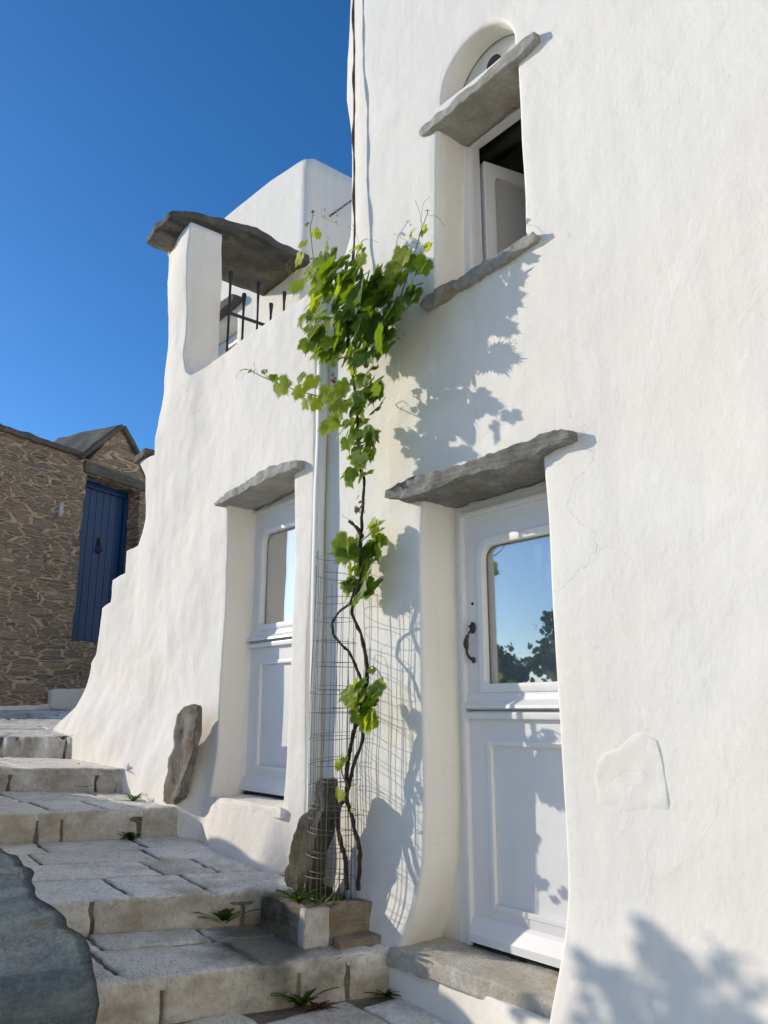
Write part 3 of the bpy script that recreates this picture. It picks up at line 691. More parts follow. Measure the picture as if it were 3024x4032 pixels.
def y_left(x, z):
    lump = sst(-4.2, -6.2, x)
    y = YL + nz(x, 0, z, 1.4) * (.010 + .02 * lump) + nz(x, 3, z * .8, 3.4) * (.004 + .009 * lump) + nz(x, 7, z, 9) * (.002 + .0035 * lump)
    gz = .15 + (-4.0 - x) * .22                       # level of the steps along the wall
    y -= .16 * sst(gz + .55, gz - .1, z) * sst(-5.0, -5.6, x)
    y -= .10 * sst(gz + .5, gz - .1, z) * sst(-5.3, -4.7, x) * (1 - sst(-4.25, -4.0, x))
    y -= .06 * sst(-5.6, -5.25, x) * (1 - sst(-5.25, -5.02, x)) * sst(1.2, .5, z)
    y += .09 * sst(-6.1, -6.7, x) * sst(3.3, 3.8, z)   # rounded outer face of the pillar
    return y
hl = [(-5.0, .50), (-4.985, 1.2), (-4.98, 2.0), (-4.99, 2.6), (-4.12, 2.6), (-4.09, 2.0), (-4.10, 1.2), (-4.13, .50)]
def endl(x, z): return 3.93 if z < 3.55 else (2.98 if x < -5.6 else 2.86)
bm = panel(outer_l, [hl], y_left, endl, (2.895,), sp=.04, r=.016, mid=4, hole_mid=5, jit=.004, cap=False)
part('wall', bm, M['cream'], th)
bm = bmesh.new(); box(bm, -6.5, -3.6, 2.7, 3.9, 3.36, 3.46); box(bm, -6.46, -6.14, 2.94, 2.972, 3.4, 5.36); box(bm, -5.88, -3.7, 2.81, 2.85, 3.4, 3.77); part('terrace_floor', bm, M['cream'], th)
d2 = half_door(th, -4.97, -4.16, .535, 1.92, 2.872, False)
d2['label'] = 'narrow pale half-glazed door partly in sunlight'
ll = [(-5.06, 2.515), (-4.98, 2.54), (-4.8, 2.556), (-4.6, 2.566), (-4.45, 2.595), (-4.3, 2.612), (-4.15, 2.605), (-4.03, 2.59), (-4.02, 2.55), (-4.2, 2.545), (-4.45, 2.53), (-4.7, 2.512), (-4.95, 2.50), (-5.03, 2.50)]
slate_piece('door_lintel', ll, lambda a: 2.565 + .03 * sst(-4.5, -4.1, a), 2.87, M['lintelstone'], th, jit=.010, amp=.011, r=.006, sp=.02)
bm = panel([(-4.99, .47), (-4.98, .515), (-4.6, .52), (-4.12, .515), (-4.12, .47)], [], lambda a, b: 2.615 + nz(a, 0, b, 8) * .01, 2.89, (), sp=.03, r=.01, jit=.004, mid=6, warp=rough(.005, 12, .003, 40))
part('door_sill', bm, M['cream'], th)
# slate roof slab over the gate: outline in plan, carried down
zs = 5.40
pl = [(-6.66, 2.55), (-6.42, 2.51), (-6.13, 2.55), (-6.05, 2.75), (-6.0, 3.0), (-5.92, 3.3), (-5.98, 3.55), (-5.98, 3.92), (-6.15, 3.95), (-6.80, 3.95), (-6.84, 3.5), (-6.74, 3.0)]
def flat_w(c):   # panel (x, y, z) -> world (x, z, zs - y): the outline lies in plan
    q = Vector((c.x, c.z, zs + .085 - c.y)); q.z += .05 * math.sin((q.y - 2.5) * 2.1) * .5 - .03 * sst(2.6, 2.45, q.y)
    return rough(.016, 7, .006, 26)(q)
bm = panel(pl, [], lambda a, b: 0, .085, (), sp=.045, r=.016, jit=.012, mid=2, warp=flat_w)
part('roof_slab', bm, M['slate_dark'], th)
# coping on the low garden parapet left of the pillar
cp = xz(z2, [(755, 292), (765, 303), (800, 290), (850, 270), (850, 256), (800, 272)], YL)
bm = panel([(min(p[0] for p in cp) - .02, cp[1][1]), (-6.50, cp[1][1] + .02), (-6.50, cp[1][1] + .07), (min(p[0] for p in cp) - .02, cp[1][1] + .05)], [], lambda a, b: YL - .04, 3.5, (), sp=.04, r=.008, jit=.012, mid=6, warp=rough(.01, 12, .004, 40))
part('wall_coping', bm, M['slate_dark'], th)
# little meter box at the pillar foot
bm = bmesh.new(); box(bm, -6.12, -5.995, 2.72, 2.93, 3.72, 4.12, .02); mb = part('pillar_stub', bm, M['white'], th)
bm = bmesh.new(); box(bm, -5.995, -5.985, 2.76, 2.89, 3.93, 4.03, .003); link('meter_cover', bm, M['framew'], mb, False)
bm = bmesh.new()
a = Vector((-6.04, 2.955, 4.33))
for i in range(9):
    c = a + Vector((.01 * math.sin(i), .0, -.034 * i)); ring = [c + Vector((.004 * (i % 2) * math.cos(t) + .009 * math.cos(t) * (1 - i % 2), .009 * math.cos(t) * (i % 2), .021 * math.sin(t))) for t in [k * math.pi / 5 for k in range(11)]]
    tube(bm, ring, .0035, 5, False)
tag(link('hanging_chain', bm, M['iron']), 'short black chain hanging on the shaded side of the slate-capped pillar', 'chain')

nb = empty('bounce_block', (3.4, -1, -.6)); tag(nb, 'unseen white house block added to bounce sunlight onto the shaded jambs', 'house')  # added out of view; returns sunlight to faces turned away from the sun
bm = bmesh.new(); box(bm, 3.0, 7, -7, 2.4, -.7, 6.5, .05); part('wall', bm, M['white'], nb)
# ---- back building
bh = empty('rear_house', (-7, 3.92, 1))
tag(bh, 'white house behind the terrace with sloping rounded roof edge, upper door and slate lintel', 'house')
tp = xz(D, [(655, 353), (640, 360), (580, 400), (480, 480)], 3.92)
ob = [(-8.9, .8), (-6.16, .8), (-6.13, 3), (-6.13, 6.55)] + tp + [(-8.9, tp[-1][1] + .05)]
hole = [(-8.3, 3.5), (-7.38, 3.5), (-7.34, 5.35), (-7.40, 5.52), (-8.3, 5.52)]
bm = panel(ob, [hole], lambda x, z: 3.92 + nz(x, 0, z, 1.2) * .02, 8.5, (4.12,), sp=.07, r=.10, mid=12)
part('wall', bm, M['white'], bh)
bd = link('door', frame_bm(-8.34, -7.36, 3.5, 5.5, .10, 4.10, 4.16, .1), M['framew'], bh, False, local(bh))
bm = panel(rrect(-8.2, -7.42, 3.5, 5.38, 0), [rrect(-8.1, -7.52, 4.3, 5.27, .12)], lambda a, b: 4.115, 4.15, (4.14,), sp=.08, r=.004, hole_mid=1); link('leaf', bm, M['framew'], bd, False)
bm = bmesh.new(); box(bm, -8.12, -7.5, 4.142, 4.148, 4.28, 5.3); link('glass', bm, M['glass'], bd, False)
slate_piece('door_lintel', [(-8.5, 5.53), (-8.5, 5.6), (-7.9, 5.62), (-7.32, 5.60), (-7.27, 5.55), (-7.3, 5.52), (-7.8, 5.51)], 3.80, 4.12, M['slate_dark'], bh, sp=.04)
XB = -6.03
P3 = lambda a, b, o=0: onX(zv(a, b), XB + o)
bm = bmesh.new()
q = [P3(285, 75), P3(285, 245), P3(590, 380), P3(600, 60)]
q = [p + Vector((.012, 0, 0)) for p in q]; bk = [p - Vector((.03, 0, 0)) for p in q]
f = [bm.verts.new(p) for p in q]; g = [bm.verts.new(p) for p in bk]; bm.faces.new(f)
for i in range(4): bm.faces.new((f[i - 1], f[i], g[i], g[i - 1]))
bmesh.ops.recalc_face_normals(bm, faces=bm.faces[:])
br = part('anchor_plate', bm, M['white'], bh, False)
for a, b in ((345, 120), (340, 230), (560, 215), (550, 325)):
    c = P3(a, b, .014); bm = bmesh.new(); bmesh.ops.create_cone(bm, cap_ends=True, segments=8, radius1=.014, radius2=.012, depth=.01, matrix=Matrix.Translation(c) @ Matrix.Rotation(R(90), 4, 'Y'))
    link('bolt', bm, M['lampm'], br, False)
bm = bmesh.new(); a = P3(450, 215, .02); b = onY(zv(760, 12), 4.45)
b = a + Vector((.25, .28, .30)); n = 13
for i in range(n):
    c = a.lerp(b, i / (n - 1)); t = (b - a).normalized(); s1 = t.cross(Vector((0, 0, 1))).normalized(); s2 = t.cross(s1)
    s = s1 if i % 2 else s2
    tube(bm, [c + t * .022 * math.sin(k) + s * .010 * math.cos(k) for k in [j * math.pi / 5 for j in range(11)]], .004, 5, False)
tag(link('tie_chain', bm, M['iron']), 'rusty dark chain stretched from the bolted plate toward the tall house', 'chain')

# ---- spiked iron gate
gate = empty('spiked_gate', (-5.9, 3.05, 3.5)); tag(gate, 'black iron gate of club-topped spikes under the slate roof slab', 'gate')
ys = [3.05, 3.195, 3.34, 3.48, 3.62, 3.76]
for i, yy in enumerate(ys):
    tz = 4.95 if i % 2 == 0 else 4.78; x = -1.936 * 3.05
    bm = bmesh.new(); tube(bm, [(x, yy, 3.46), (x, yy, tz - .2), (x, yy, tz - .12), (x, yy, tz - .03), (x, yy, tz - .008), (x, yy, tz)], [.011, .011, .013, .0215, .02, .008], 10)
    part('spike', bm, M['iron'], gate)
for zz in (4.52, 3.75):
    bm = bmesh.new(); box(bm, -5.915, -5.895, 2.98, 3.9 if zz < 4 else 3.49, zz, zz + .025, .003); part('rail', bm, M['iron'], gate, False)

# ================================================================== pipe, rope
bm = bmesh.new(); pts = []
z = -.1
while z < 3.32: pts.append((-3.872 + nz(0, 0, z, 1.3) * .02 + (.02 if z < .5 else 0), 2.672 + nz(3, 0, z, 1.5) * .01, z)); z += .12
tube(bm, pts, [.036 + nz(0, 5, p[2], 4) * .003 for p in pts], 14)
tag(link('drain_pipe', bm, M['pipe']), 'thin white painted drainpipe in the corner between the two houses', 'pipe')
bm = bmesh.new()
rp = smooth_path([(-3.61, 2.685, 6.9), (-3.60, 2.685, 5.9), (-3.57, 2.675, 5.2), (-3.545, 2.66, 4.6), (-3.52, 2.652, 4.0), (-3.50, 2.62, 3.45), (-3.48, 2.54, 3.15)], 10)
tube(bm, rp, .006, 7)
rp2 = [p + Vector((  .009 * math.cos(i * .8), -.004 + .007 * math.sin(i * .8), 0)) for i, p in enumerate(rp)]
tube(bm, rp2, .005, 6)
tag(link('support_rope', bm, M['ropem']), 'brown rope hanging down the tall white house to the vine', 'rope')

# ================================================================== guard stones
def guard(name, f, pts, y0, y1, label):
    poly = xz(f, pts, y0)
    bm = panel(poly, [], lambda a, b: y0 + nz(a, 5, b, 9) * .03, y1, (), sp=.025, r=.018, jit=.015, mid=6, warp=rough(.014, 9, .007, 34))
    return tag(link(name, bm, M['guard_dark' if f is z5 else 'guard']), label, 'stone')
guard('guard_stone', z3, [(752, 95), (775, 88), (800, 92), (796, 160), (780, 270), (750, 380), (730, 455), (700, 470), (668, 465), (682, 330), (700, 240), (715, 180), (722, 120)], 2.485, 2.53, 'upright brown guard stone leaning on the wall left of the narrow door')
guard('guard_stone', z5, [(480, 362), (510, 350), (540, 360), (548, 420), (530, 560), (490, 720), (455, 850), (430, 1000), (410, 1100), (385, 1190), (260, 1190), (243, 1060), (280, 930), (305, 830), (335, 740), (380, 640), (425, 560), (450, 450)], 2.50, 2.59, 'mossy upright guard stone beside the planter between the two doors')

# ================================================================== foreground boulder and low wall on the left
poly = xz(z3, [(-600, 640), (-250, 590), (-45, 705), (35, 790), (95, 890), (150, 985), (195, 1070), (265, 1150), (305, 1190), (325, 1240), (328, 1290), (305, 1340), (230, 1390), (150, 1500), (-560, 1600)], .98)
bx = (min(p[0] for p in poly), max(p[0] for p in poly)); bz = (min(p[1] for p in poly), max(p[1] for p in poly))
def dome(a, b):
    q = max(0, 1 - ((a - bx[0] * .6 - bx[1] * .4) / ((bx[1] - bx[0]) * .62)) ** 2 - ((b - (bz[0] + bz[1]) / 2) / ((bz[1] - bz[0]) * .62)) ** 2)
    return 1.0 - .22 * math.sqrt(q) + nz(a, 5, b, 3) * .05 + nz(a, 2, b, 9) * .02
bm = panel(poly, [], dome, .45, (), sp=.022, r=.045, jit=.012, mid=14, warp=rough(.03, 3, .007, 15))
tag(link('boulder', bm, M['greenrock']), 'large blue-green slate boulder in shade at the lower left corner', 'boulder')
path = [(-11.3, .55, 1.02), (-9.3, 1.15, 1.02), (-8.3, 1.2, 1.12), (-7.24, 1.2, 1.29), (-6.5, 1.15, 1.18), (-5.84, 1.1, 1.04), (-5.5, 1.05, .95), (-5.1, .98, .84), (-4.7, .9, .74), (-4.2, .80, .62), (-3.7, .70, .5), (-3.2, .62, .4), (-2.8, .55, .1)]
bm = bmesh.new(); rings = []
for p in smooth_path(path, 8):
    zt = p[2] + nz(p[0], 2, 0, 4) * .05; w_ = .32
    rings.append([bm.verts.new((p[0], p[1], -.7)), bm.verts.new((p[0], p[1], zt - .04)), bm.verts.new((p[0], p[1] - .05, zt)), bm.verts.new((p[0], p[1] - w_ + .05, zt)), bm.verts.new((p[0], p[1] - w_, zt - .04)), bm.verts.new((p[0], p[1] - w_, -.7))])
for a, b in zip(rings, rings[1:]):
    for i in range(5): bm.faces.new((a[i], b[i], b[i + 1], a[i + 1]))
bm.faces.new(rings[0]); bm.faces.new(rings[-1][::-1]); bmesh.ops.recalc_face_normals(bm, faces=bm.faces[:])
tag(link('shade_wall', bm, M['cream']), 'low wall left of the steps, added out of view to shade them, cream limewash for bounce', 'wall')  # unseen wall; top shaped to shade the steps, cream finish bounces light up

# ================================================================== stone house with the blue door
A_ = CAM + ray((278, 2522)) / ray((278, 2522)).dot(_h) * 10.0
ang = R(66.9); T = Vector((-math.cos(ang), math.sin(ang), 0)); NN = Vector((T.y, -T.x, 0))
def sz(f, pts, off=0):
    o = []
    for p in pts:
        q = onp(f(*p), A_ + NN * off, NN); o.append(((q - A_).dot(T), q.z))
    return o
MS = Matrix(((T.x, -NN.x, 0, A_.x), (T.y, -NN.y, 0, A_.y), (0, 0, 1, 0), (0, 0, 0, 1)))
st = bpy.data.objects.new('stone_house', None); C.objects.link(st); st.matrix_world = MS; st.empty_display_size = .1
tag(st, 'brown rubble-stone house with small slate gable over a dark blue door', 'house')
topl = sz(z2, [(480, 290), (375, 255), (200, 180), (0, 125)])
outs = [(-1.44, .6), (1.9, .6), (1.9, 4.0), (1.2, 4.22)] + [(1.07, 4.24), (1.0, 4.36), (.5, 4.86), (.05, 4.27)] + [(-.31, 4.27), (-.8, 4.29), (-1.44, 4.26)]
dh = [(0.0, 1.9), (.02, 2.6), (-.02, 3.3), (.01, 4.10), (1.0, 4.10), (1.02, 3.3), (1.0, 2.6), (1.0, 1.9)]
bm = panel(outs, [dh], lambda a, b: nz(a, 0, b, 2.2) * .02 + nz(a, 3, b, 9) * .012, 3.2, (.34,), sp=.05, r=.02, jit=.02, hole_mid=4, mid=3)
link('wall', bm, M['rubble'], st)
bd = bmesh.new(); box(bd, -.05, 1.05, .26, .33, 1.85, 4.15); bdoor = link('door', bd, M['blue'], st, False); bdoor['label'] = 'glossy dark blue plank door'
bm = bmesh.new(); x = .075
while x < .90: box(bm, x, x + .113, .238, .262, 1.92, 3.98, .004); x += .118
link('plank', bm, M['blue'], bdoor, False)
bm = bmesh.new(); box(bm, -.02, .07, .22, .27, 1.9, 4.1, .008); box(bm, .92, 1.02, .22, .27, 1.9, 4.1, .008); box(bm, .07, .92, .221, .27, 3.99, 4.1, .008); link('frame', bm, M['blue'], bdoor, False)
bm = bmesh.new(); c = Vector((.52, .22, 3.22))
tube(bm, [c + Vector((0, 0, .09)), c + Vector((-.035, -.02, -.06)), c + Vector((.035, -.02, -.06)), c + Vector((0, 0, .09))], .009, 6); box(bm, .485, .555, .225, .237, 3.13, 3.18); box(bm, .50, .54, .225, .237, 3.28, 3.34)
link('knocker', bm, M['iron'], bdoor)
bm = panel([(-.04, 4.105), (1.12, 4.105), (1.14, 4.20), (.6, 4.235), (-.05, 4.24)], [], lambda a, b: -.03, .33, (), sp=.04, r=.01, jit=.01, mid=6, warp=rough(.01, 10, .004, 30)); link('door_lintel', bm, M['slate_dark'], st)
# gable roof slabs: left and right slopes
def slope(a, b, name, th=.06):
    bm = bmesh.new(); a = Vector(a); b = Vector(b); n = Vector((-(b - a).y, (b - a).x)).normalized()
    if n.y < 0: n = -n
    L = []
    for y in [-.07 + .09 * i for i in range(15)]:
        row = []
        for k in range(9):
            p = a.lerp(b, k / 8); h = nz(p.x, y, p.y, 5) * .03
            row.append((bm.verts.new((p.x + n.x * (.004 + th + h), y, p.y + n.y * (.004 + th + h))), bm.verts.new((p.x + n.x * .004, y, p.y + n.y * .004))))
        L.append(row)
    for r0, r1 in zip(L, L[1:]):
        for k in range(8):
            for j in (0, 1): bm.faces.new((r0[k][j], r0[k + 1][j], r1[k + 1][j], r1[k][j]))
        for k in (0, 8): bm.faces.new((r0[k][0], r0[k][1], r1[k][1], r1[k][0]))
    for r_ in (L[0], L[-1]):
        for k in range(8): bm.faces.new((r_[k][0], r_[k][1], r_[k + 1][1], r_[k + 1][0]))
    bmesh.ops.recalc_face_normals(bm, faces=bm.faces[:])
    link(name, bm, M['slate_dark'], st)
slope((-.13, 4.23), (.52, 4.87), 'roof_slope'); slope((.50, 4.87), (1.22, 4.20), 'roof_slope')
bm = panel([(-1.46, 4.26), (-.12, 4.275), (-.12, 4.33), (-1.46, 4.32)], [], lambda a, b: -.05, 3.2, (), sp=.05, r=.008, jit=.012, mid=6, warp=rough(.012, 9, .004, 30)); link('wall_coping', bm, M['slate_dark'], st)
# white-painted plinth patch at its foot
ft = sz(z2, [(285, 1640), (290, 1548), (430, 1548), (500, 1540), (500, 1660)], .06)
bm = panel(ft, [], lambda a, b: -.07, .05, (), sp=.04, r=.02, mid=1, warp=rough(.01, 8, .003, 30)); link('painted_plinth', bm, M['white'], st)
bm = panel(sz(z2, [(-80, 1652), (-80, 1640), (285, 1628), (285, 1650)], .06), [], lambda a, b: -.05, .03, (), sp=.03, r=.01, mid=1, warp=rough(.012, 8, .003, 30)); link('painted_kerb', bm, M['white'], st)
# wall lamp
lm = sz(z2, [(325, 565)], .05)[0]
lamp = bpy.data.objects.new('wall_lamp', None); C.objects.link(lamp); lamp.matrix_world = MS @ Matrix.Translation((lm[0], -.02, lm[1])); lamp.empty_display_size = .1
tag(lamp, 'small pale tubular wall lamp on the rubble wall beside the blue door', 'lamp')
bm = bmesh.new(); tube(bm, [(0, -.05, -.085), (0, -.05, .095)], .026, 14); link('lamp_tube', bm, M['lampm'], lamp)
bm = bmesh.new(); box(bm, -.02, .06, -.045, .03, -.03, 0, .004); link('bracket', bm, M['lampm'], lamp)

# ================================================================== planter
pt = empty('planter', (-3.6, 2.45, .0)); tag(pt, 'small stone-edged planter holding the vine at the foot of the wall', 'planter')
def kerb(name, a, b, w_, z0, z1, mat):
    a = Vector(a); b = Vector(b); t = (b - a).normalized(); n = Vector((-t.y, t.x, 0)); poly = None
    L = (b - a).length
    def wp(c): return rough(.007, 12, .003, 40)(a + t * c.x + n * c.y + Vector((0, 0, c.z)))
    bm = panel([(0, z0), (L, z0), (L, z1), (0, z1)], [], lambda x, z: 0, w_, (), sp=.03, r=.010, mid=3, warp=wp)
    return part(name, bm, mat, pt)
kerb('kerb_stone', (-3.405, 2.47, 0), (-3.375, 2.74, 0), .11, -.02, .135, M['tanstone'])
kerb('kerb_stone', (-3.43, 2.34, 0), (-3.41, 2.455, 0), .11, -.03, .14, M['sillstone'])
kerb('kerb_stone', (-3.80, 2.315, 0), (-3.45, 2.345, 0), .09, -.02, .15, M['mortar'])
bm = bmesh.new(); bmesh.ops.create_grid(bm, x_segments=14, y_segments=14, size=.5, matrix=Matrix.Translation((-3.72, 2.60, .112)) @ Matrix.Diagonal((.5, .42, 1, 1)))
for v in bm.verts: v.co.z += nz(v.co.x, v.co.y, 0, 14) * .02
part('soil', bm, M['soil'], pt)
# low stone beside the planter on the bottom tread
bm = bmesh.new(); l3 = bm.verts.layers.float.new('tone')
slab(bm, l3, [Vector(p) for p in ((-3.33, 2.46, .012), (-3.27, 2.78, .012), (-3.38, 2.79, .016), (-3.40, 2.47, .016))], .04, .2)
tag(link('loose_stone', bm, M['tanstone']), 'flat tan stone lying on the tread in front of the planter', 'stone')

# ================================================================== grass / weeds
def blade(bm, p, d, h, w_, lay, tone):
    side = d.cross(Vector((0, 0, 1))); side = (side if side.length > .01 else Vector((1, 0, 0))).normalized() * w_
    pr = None
    for k in range(4):
        t = k / 3; c = p + Vector((0, 0, h * (t - .25 * t * t))) + d * h * .7 * t * t; s = side * (1 - t * .9)
        q = (bm.verts.new(c - s), bm.verts.new(c + s)); q[0][lay] = tone; q[1][lay] = tone
        if pr: bm.faces.new((pr[0], pr[1], q[1], q[0]))
        pr = q
bm = bmesh.new(); lg = bm.verts.layers.float.new('tone')
for i in range(620):
    a = random.uniform(0, 6.28); p = Vector((random.uniform(-3.86, -3.47), random.uniform(2.41, 2.68), .115))
    blade(bm, p, Vector((math.cos(a), math.sin(a), 0)) * random.uniform(.2, 1.2), random.uniform(.03, .095), .0026, lg, random.random())
tag(link('planter_grass', bm, M['grass']), 'short green grass growing in the stone planter', 'grass', kind='stuff')
def weed(f, px, z, label, size=.07, n=14, broad=.012, mat='grass', up=.8, y=None):
    size *= 1.3; n = int(n * 1.3); c = onZ(f(*px), z) + Vector((.022, 0, 0))
    bm = bmesh.new(); lg = bm.verts.layers.float.new('tone'); rr = random.Random(int(px[0] * 7 + px[1]))
    for i in range(n):
        a = rr.uniform(0, 6.28); d = Vector((math.cos(a), math.sin(a), 0)) * rr.uniform(.4, 1.3); h = size * rr.uniform(.5, 1.1)
        p0 = c + Vector((rr.uniform(-.01, .01), rr.uniform(-.01, .01), -.004)); tone = rr.random()
        side = d.cross(Vector((0, 0, 1))).normalized(); pr = None
        for k in range(6):
            t = k / 5; w_ = 1.7 * broad * (math.sin(math.pi * min(1, t * .9 + .1)) ** .7) * (1 if k % 2 else .7) + .0006
            q = p0 + Vector((0, 0, h * up * (t - .45 * t * t))) + d * h * .9 * t
            v = (bm.verts.new(q - side * w_ + Vector((0, 0, .002))), bm.verts.new(q - Vector((0, 0, .001))), bm.verts.new(q + side * w_ + Vector((0, 0, .002))))
            for u_ in v: u_[lg] = tone
            if pr:
                bm.faces.new((pr[0], pr[1], v[1], v[0])); bm.faces.new((pr[1], pr[2], v[2], v[1]))
            pr = v
    tag(link('weed', bm, M[mat]), label, 'weed')
weed(z3, (905, 968), .012, 'leafy weed growing at the foot of the riser below the broad tread', .17, 20, .014)
weed(z3, (528, 625), .255, 'dark spreading weed at the base of the middle riser', .10, 18, .010)
weed(z3, (540, 468), .455, 'sparse thin weed on the tread level with the brown guard stone', .08, 12, .005)
weed(z3, (85, 163), .875, 'bright green tuft on the top landing at the far left', .075, 16, .008)
weed(z3, (368, 425), .48, 'mossy dark tuft hanging at a joint of the fourth riser', .075, 22, .005)
weed(z3, (255, 218), .85, 'dry little weed at the joint of the top riser', .06, 12, .003)
weed(z3, (1222, 1300), -.21, 'tall green weed in the dark gap of the bottom riser', .12, 22, .006)
weed(z3, (1285, 1310), -.21, 'reddish dry weed lying at the foot of the bottom riser', .07, 20, .006, 'dryleaf', .3)
weed(z3, (1568, 1258), -.22, 'low dark weed where the bottom riser meets the white wall', .11, 26, .006, up=.5)
weed(z3, (1205, 880), .16, 'dark weed beneath the mossy guard stone', .09, 26, .007)
weed(z3, (435, 180), .87, 'dry twiggy weed where the top landing meets the cream wall', .06, 9, .002)
weed(z3, (790, 618), .25, 'tiny dark weed at the right end of the middle riser', .035, 9, .004)
for p, z_, l_ in (((640, 1370), -.215, 'dark moss cushion spilling from the left gap of the bottom riser'),):
    c = onZ(z3(*p), z_); bm = bmesh.new(); lg = bm.verts.layers.float.new('tone')
    for i in range(700):
        q = c + Vector((random.gauss(.01, .012), random.gauss(0, .045), abs(random.gauss(0, .07)))); a = random.uniform(0, 6.28)
        blade(bm, q, Vector((math.cos(a), math.sin(a), 0)), random.uniform(.006, .016), .0016, lg, random.random() * .5)
    tag(link('moss', bm, M['grass']), l_, 'moss', kind='stuff')

# ================================================================== grapevine
LEAF = [(0, 1.0), (8, .84), (15, .84), (22, .72), (30, .70), (38, .78), (46, .84), (55, .92), (63, .80), (70, .78), (78, .68), (86, .68), (96, .74), (106, .78), (114, .72), (124, .70), (134, .66), (146, .60), (158, .52), (168, .36), (178, .14)]
def leaf(bm, lay, pos, normal, tip, size, tone, mi=0):
    n = normal.normalized(); t = (tip - n * tip.dot(n)).normalized(); s = n.cross(t); pts = []
    fold = random.uniform(.05, .45); curl = random.uniform(-.35, .55); wav = random.uniform(0, 6)
    out = [(a, r_) for a, r_ in LEAF] + [(360 - a, r_) for a, r_ in reversed(LEAF[1:])]
    fine = []
    for i, (a, r_) in enumerate(out):
        b, r2 = out[(i + 1) % len(out)]
        if b < a: b += 360
        fine.append((a, r_ * random.uniform(1.02, 1.12))); fine.append(((a + b) / 2, (r_ + r2) / 2 * random.uniform(.80, .90)))
    def P(x, y):
        z = abs(x) * fold * .6 - curl * (y * y) * .5 - .08 * math.sin(3 * x + wav) * y - .18 * x * x
        return pos + (s * x + t * y + n * z) * size
    c = bm.verts.new(P(0, 0)); c[lay] = tone
    ring = []; midr = []
    for a, r_ in fine:
        v = bm.verts.new(P(math.sin(R(a)) * r_ * .92, math.cos(R(a)) * r_)); v[lay] = tone + random.uniform(-.04, .06); ring.append(v)
        v = bm.verts.new(P(math.sin(R(a)) * r_ * .5, math.cos(R(a)) * r_ * .5)); v[lay] = tone; midr.append(v)
    k = len(ring)
    for i in range(k):
        j = (i + 1) % k
        for f in (bm.faces.new((midr[i], midr[j], ring[j], ring[i])), bm.faces.new((c, midr[j], midr[i]))): f.material_index = mi
vine = empty('grapevine', (-3.6, 2.53, .12)); tag(vine, 'grapevine climbing the corner of the white houses with leafy bright green crown', 'vine')
TY = 2.53
def ptsY(f, pts, y0, y1=None):
    y1 = y0 if y1 is None else y1; n = len(pts) - 1
    return [onY(f(*p), y0 + (y1 - y0) * i / n) for i, p in enumerate(pts)]
def stem(path, r0, r1, name, mat, k=5, knob=.25):
    sp_ = smooth_path(path, k); n = len(sp_) - 1
    bm = bmesh.new()
    pts = [p + Vector((nz(p.x, p.y, p.z, 22), nz(p.z, p.x, p.y, 22), 0)) * (.006 if r0 > .006 else .002) for p in sp_]
    tube(bm, pts, [(r0 + (r1 - r0) * i / n) * (1 + knob * nz(0, i * .9, p.z, 14)) for i, p in enumerate(pts)], 8)
    return part(name, bm, mat, vine)
s1 = ptsY(z5, [(720, 1180), (705, 1020), (695, 900), (650, 740), (645, 620), (665, 530), (705, 470), (712, 360), (715, 230)], 2.52, 2.55) + ptsY(z5, [(740, 110), (760, 0)], 2.55) \
   + ptsY(z4, [(525, 1760), (565, 1640), (580, 1540), (590, 1440), (572, 1300), (550, 1200), (505, 1090), (490, 1010), (530, 860), (545, 700), (545, 560), (552, 470), (560, 330), (568, 150)], 2.55, 2.53) \
   + ptsY(D, [(778, 1010), (775, 950), (770, 880), (760, 800), (750, 720), (752, 650)], 2.52, 2.47)
s2 = ptsY(z5, [(800, 1180), (810, 1020), (815, 880), (775, 720), (745, 590), (715, 480), (735, 350), (775, 200), (815, 90), (840, 0)], 2.56, 2.56) + ptsY(z4, [(555, 1730), (580, 1560), (540, 1480), (480, 1330), (430, 1270), (365, 1190), (358, 1110), (385, 1055), (430, 1010), (475, 980), (500, 900)], 2.55, 2.5)
stem(s1, .0125, .0065, 'trunk', M['bark'], 6, .5); stem(s2, .0115, .006, 'trunk', M['bark'], 6, .5)
stem(ptsY(z4, [(550, 540), (530, 490), (495, 450), (465, 430)], 2.52, 2.50), .011, .009, 'stub', M['bark'], 4, .6)
shoots = [
 ptsY(z1, [(1110, 1375), (1000, 1360), (930, 1345), (840, 1320), (740, 1280), (680, 1255), (640, 1235), (600, 1217), (565, 1225)], 2.46, 2.17),
 ptsY(z6, [(200, 2050), (280, 1960), (320, 1860), (370, 1700), (405, 1590), (440, 1470), (472, 1390)], 2.47, 2.46),
 ptsY(zv, [(380, 1620), (290, 1500), (190, 1250), (150, 950), (115, 640), (95, 430), (125, 280), (140, 160)], 2.47, 2.40),
 ptsY(zv, [(780, 1300), (850, 1130), (900, 920), (945, 790), (1000, 665), (1090, 620)], 2.50, 2.46),
 ptsY(D, [(760, 800), (800, 850), (808, 880)], 2.5, 2.46),
 ptsY(z4, [(460, 2210), (425, 2130), (415, 2050), (412, 2010)], 2.54, 2.5),
 ptsY(z4, [(590, 1440), (620, 1400), (660, 1430), (700, 1500)], 2.54, 2.5),
 ptsY(z4, [(545, 560), (600, 520), (640, 470), (655, 420)], 2.52, 2.5),
 ptsY(D, [(750, 720), (800, 690), (840, 660), (880, 650)], 2.47, 2.47), ptsY(D, [(752, 650), (720, 620), (680, 560), (655, 570)], 2.47, 2.40)]
for s in shoots: stem(s, .0042, .0018, 'shoot', M['shoot'], 5, .2)
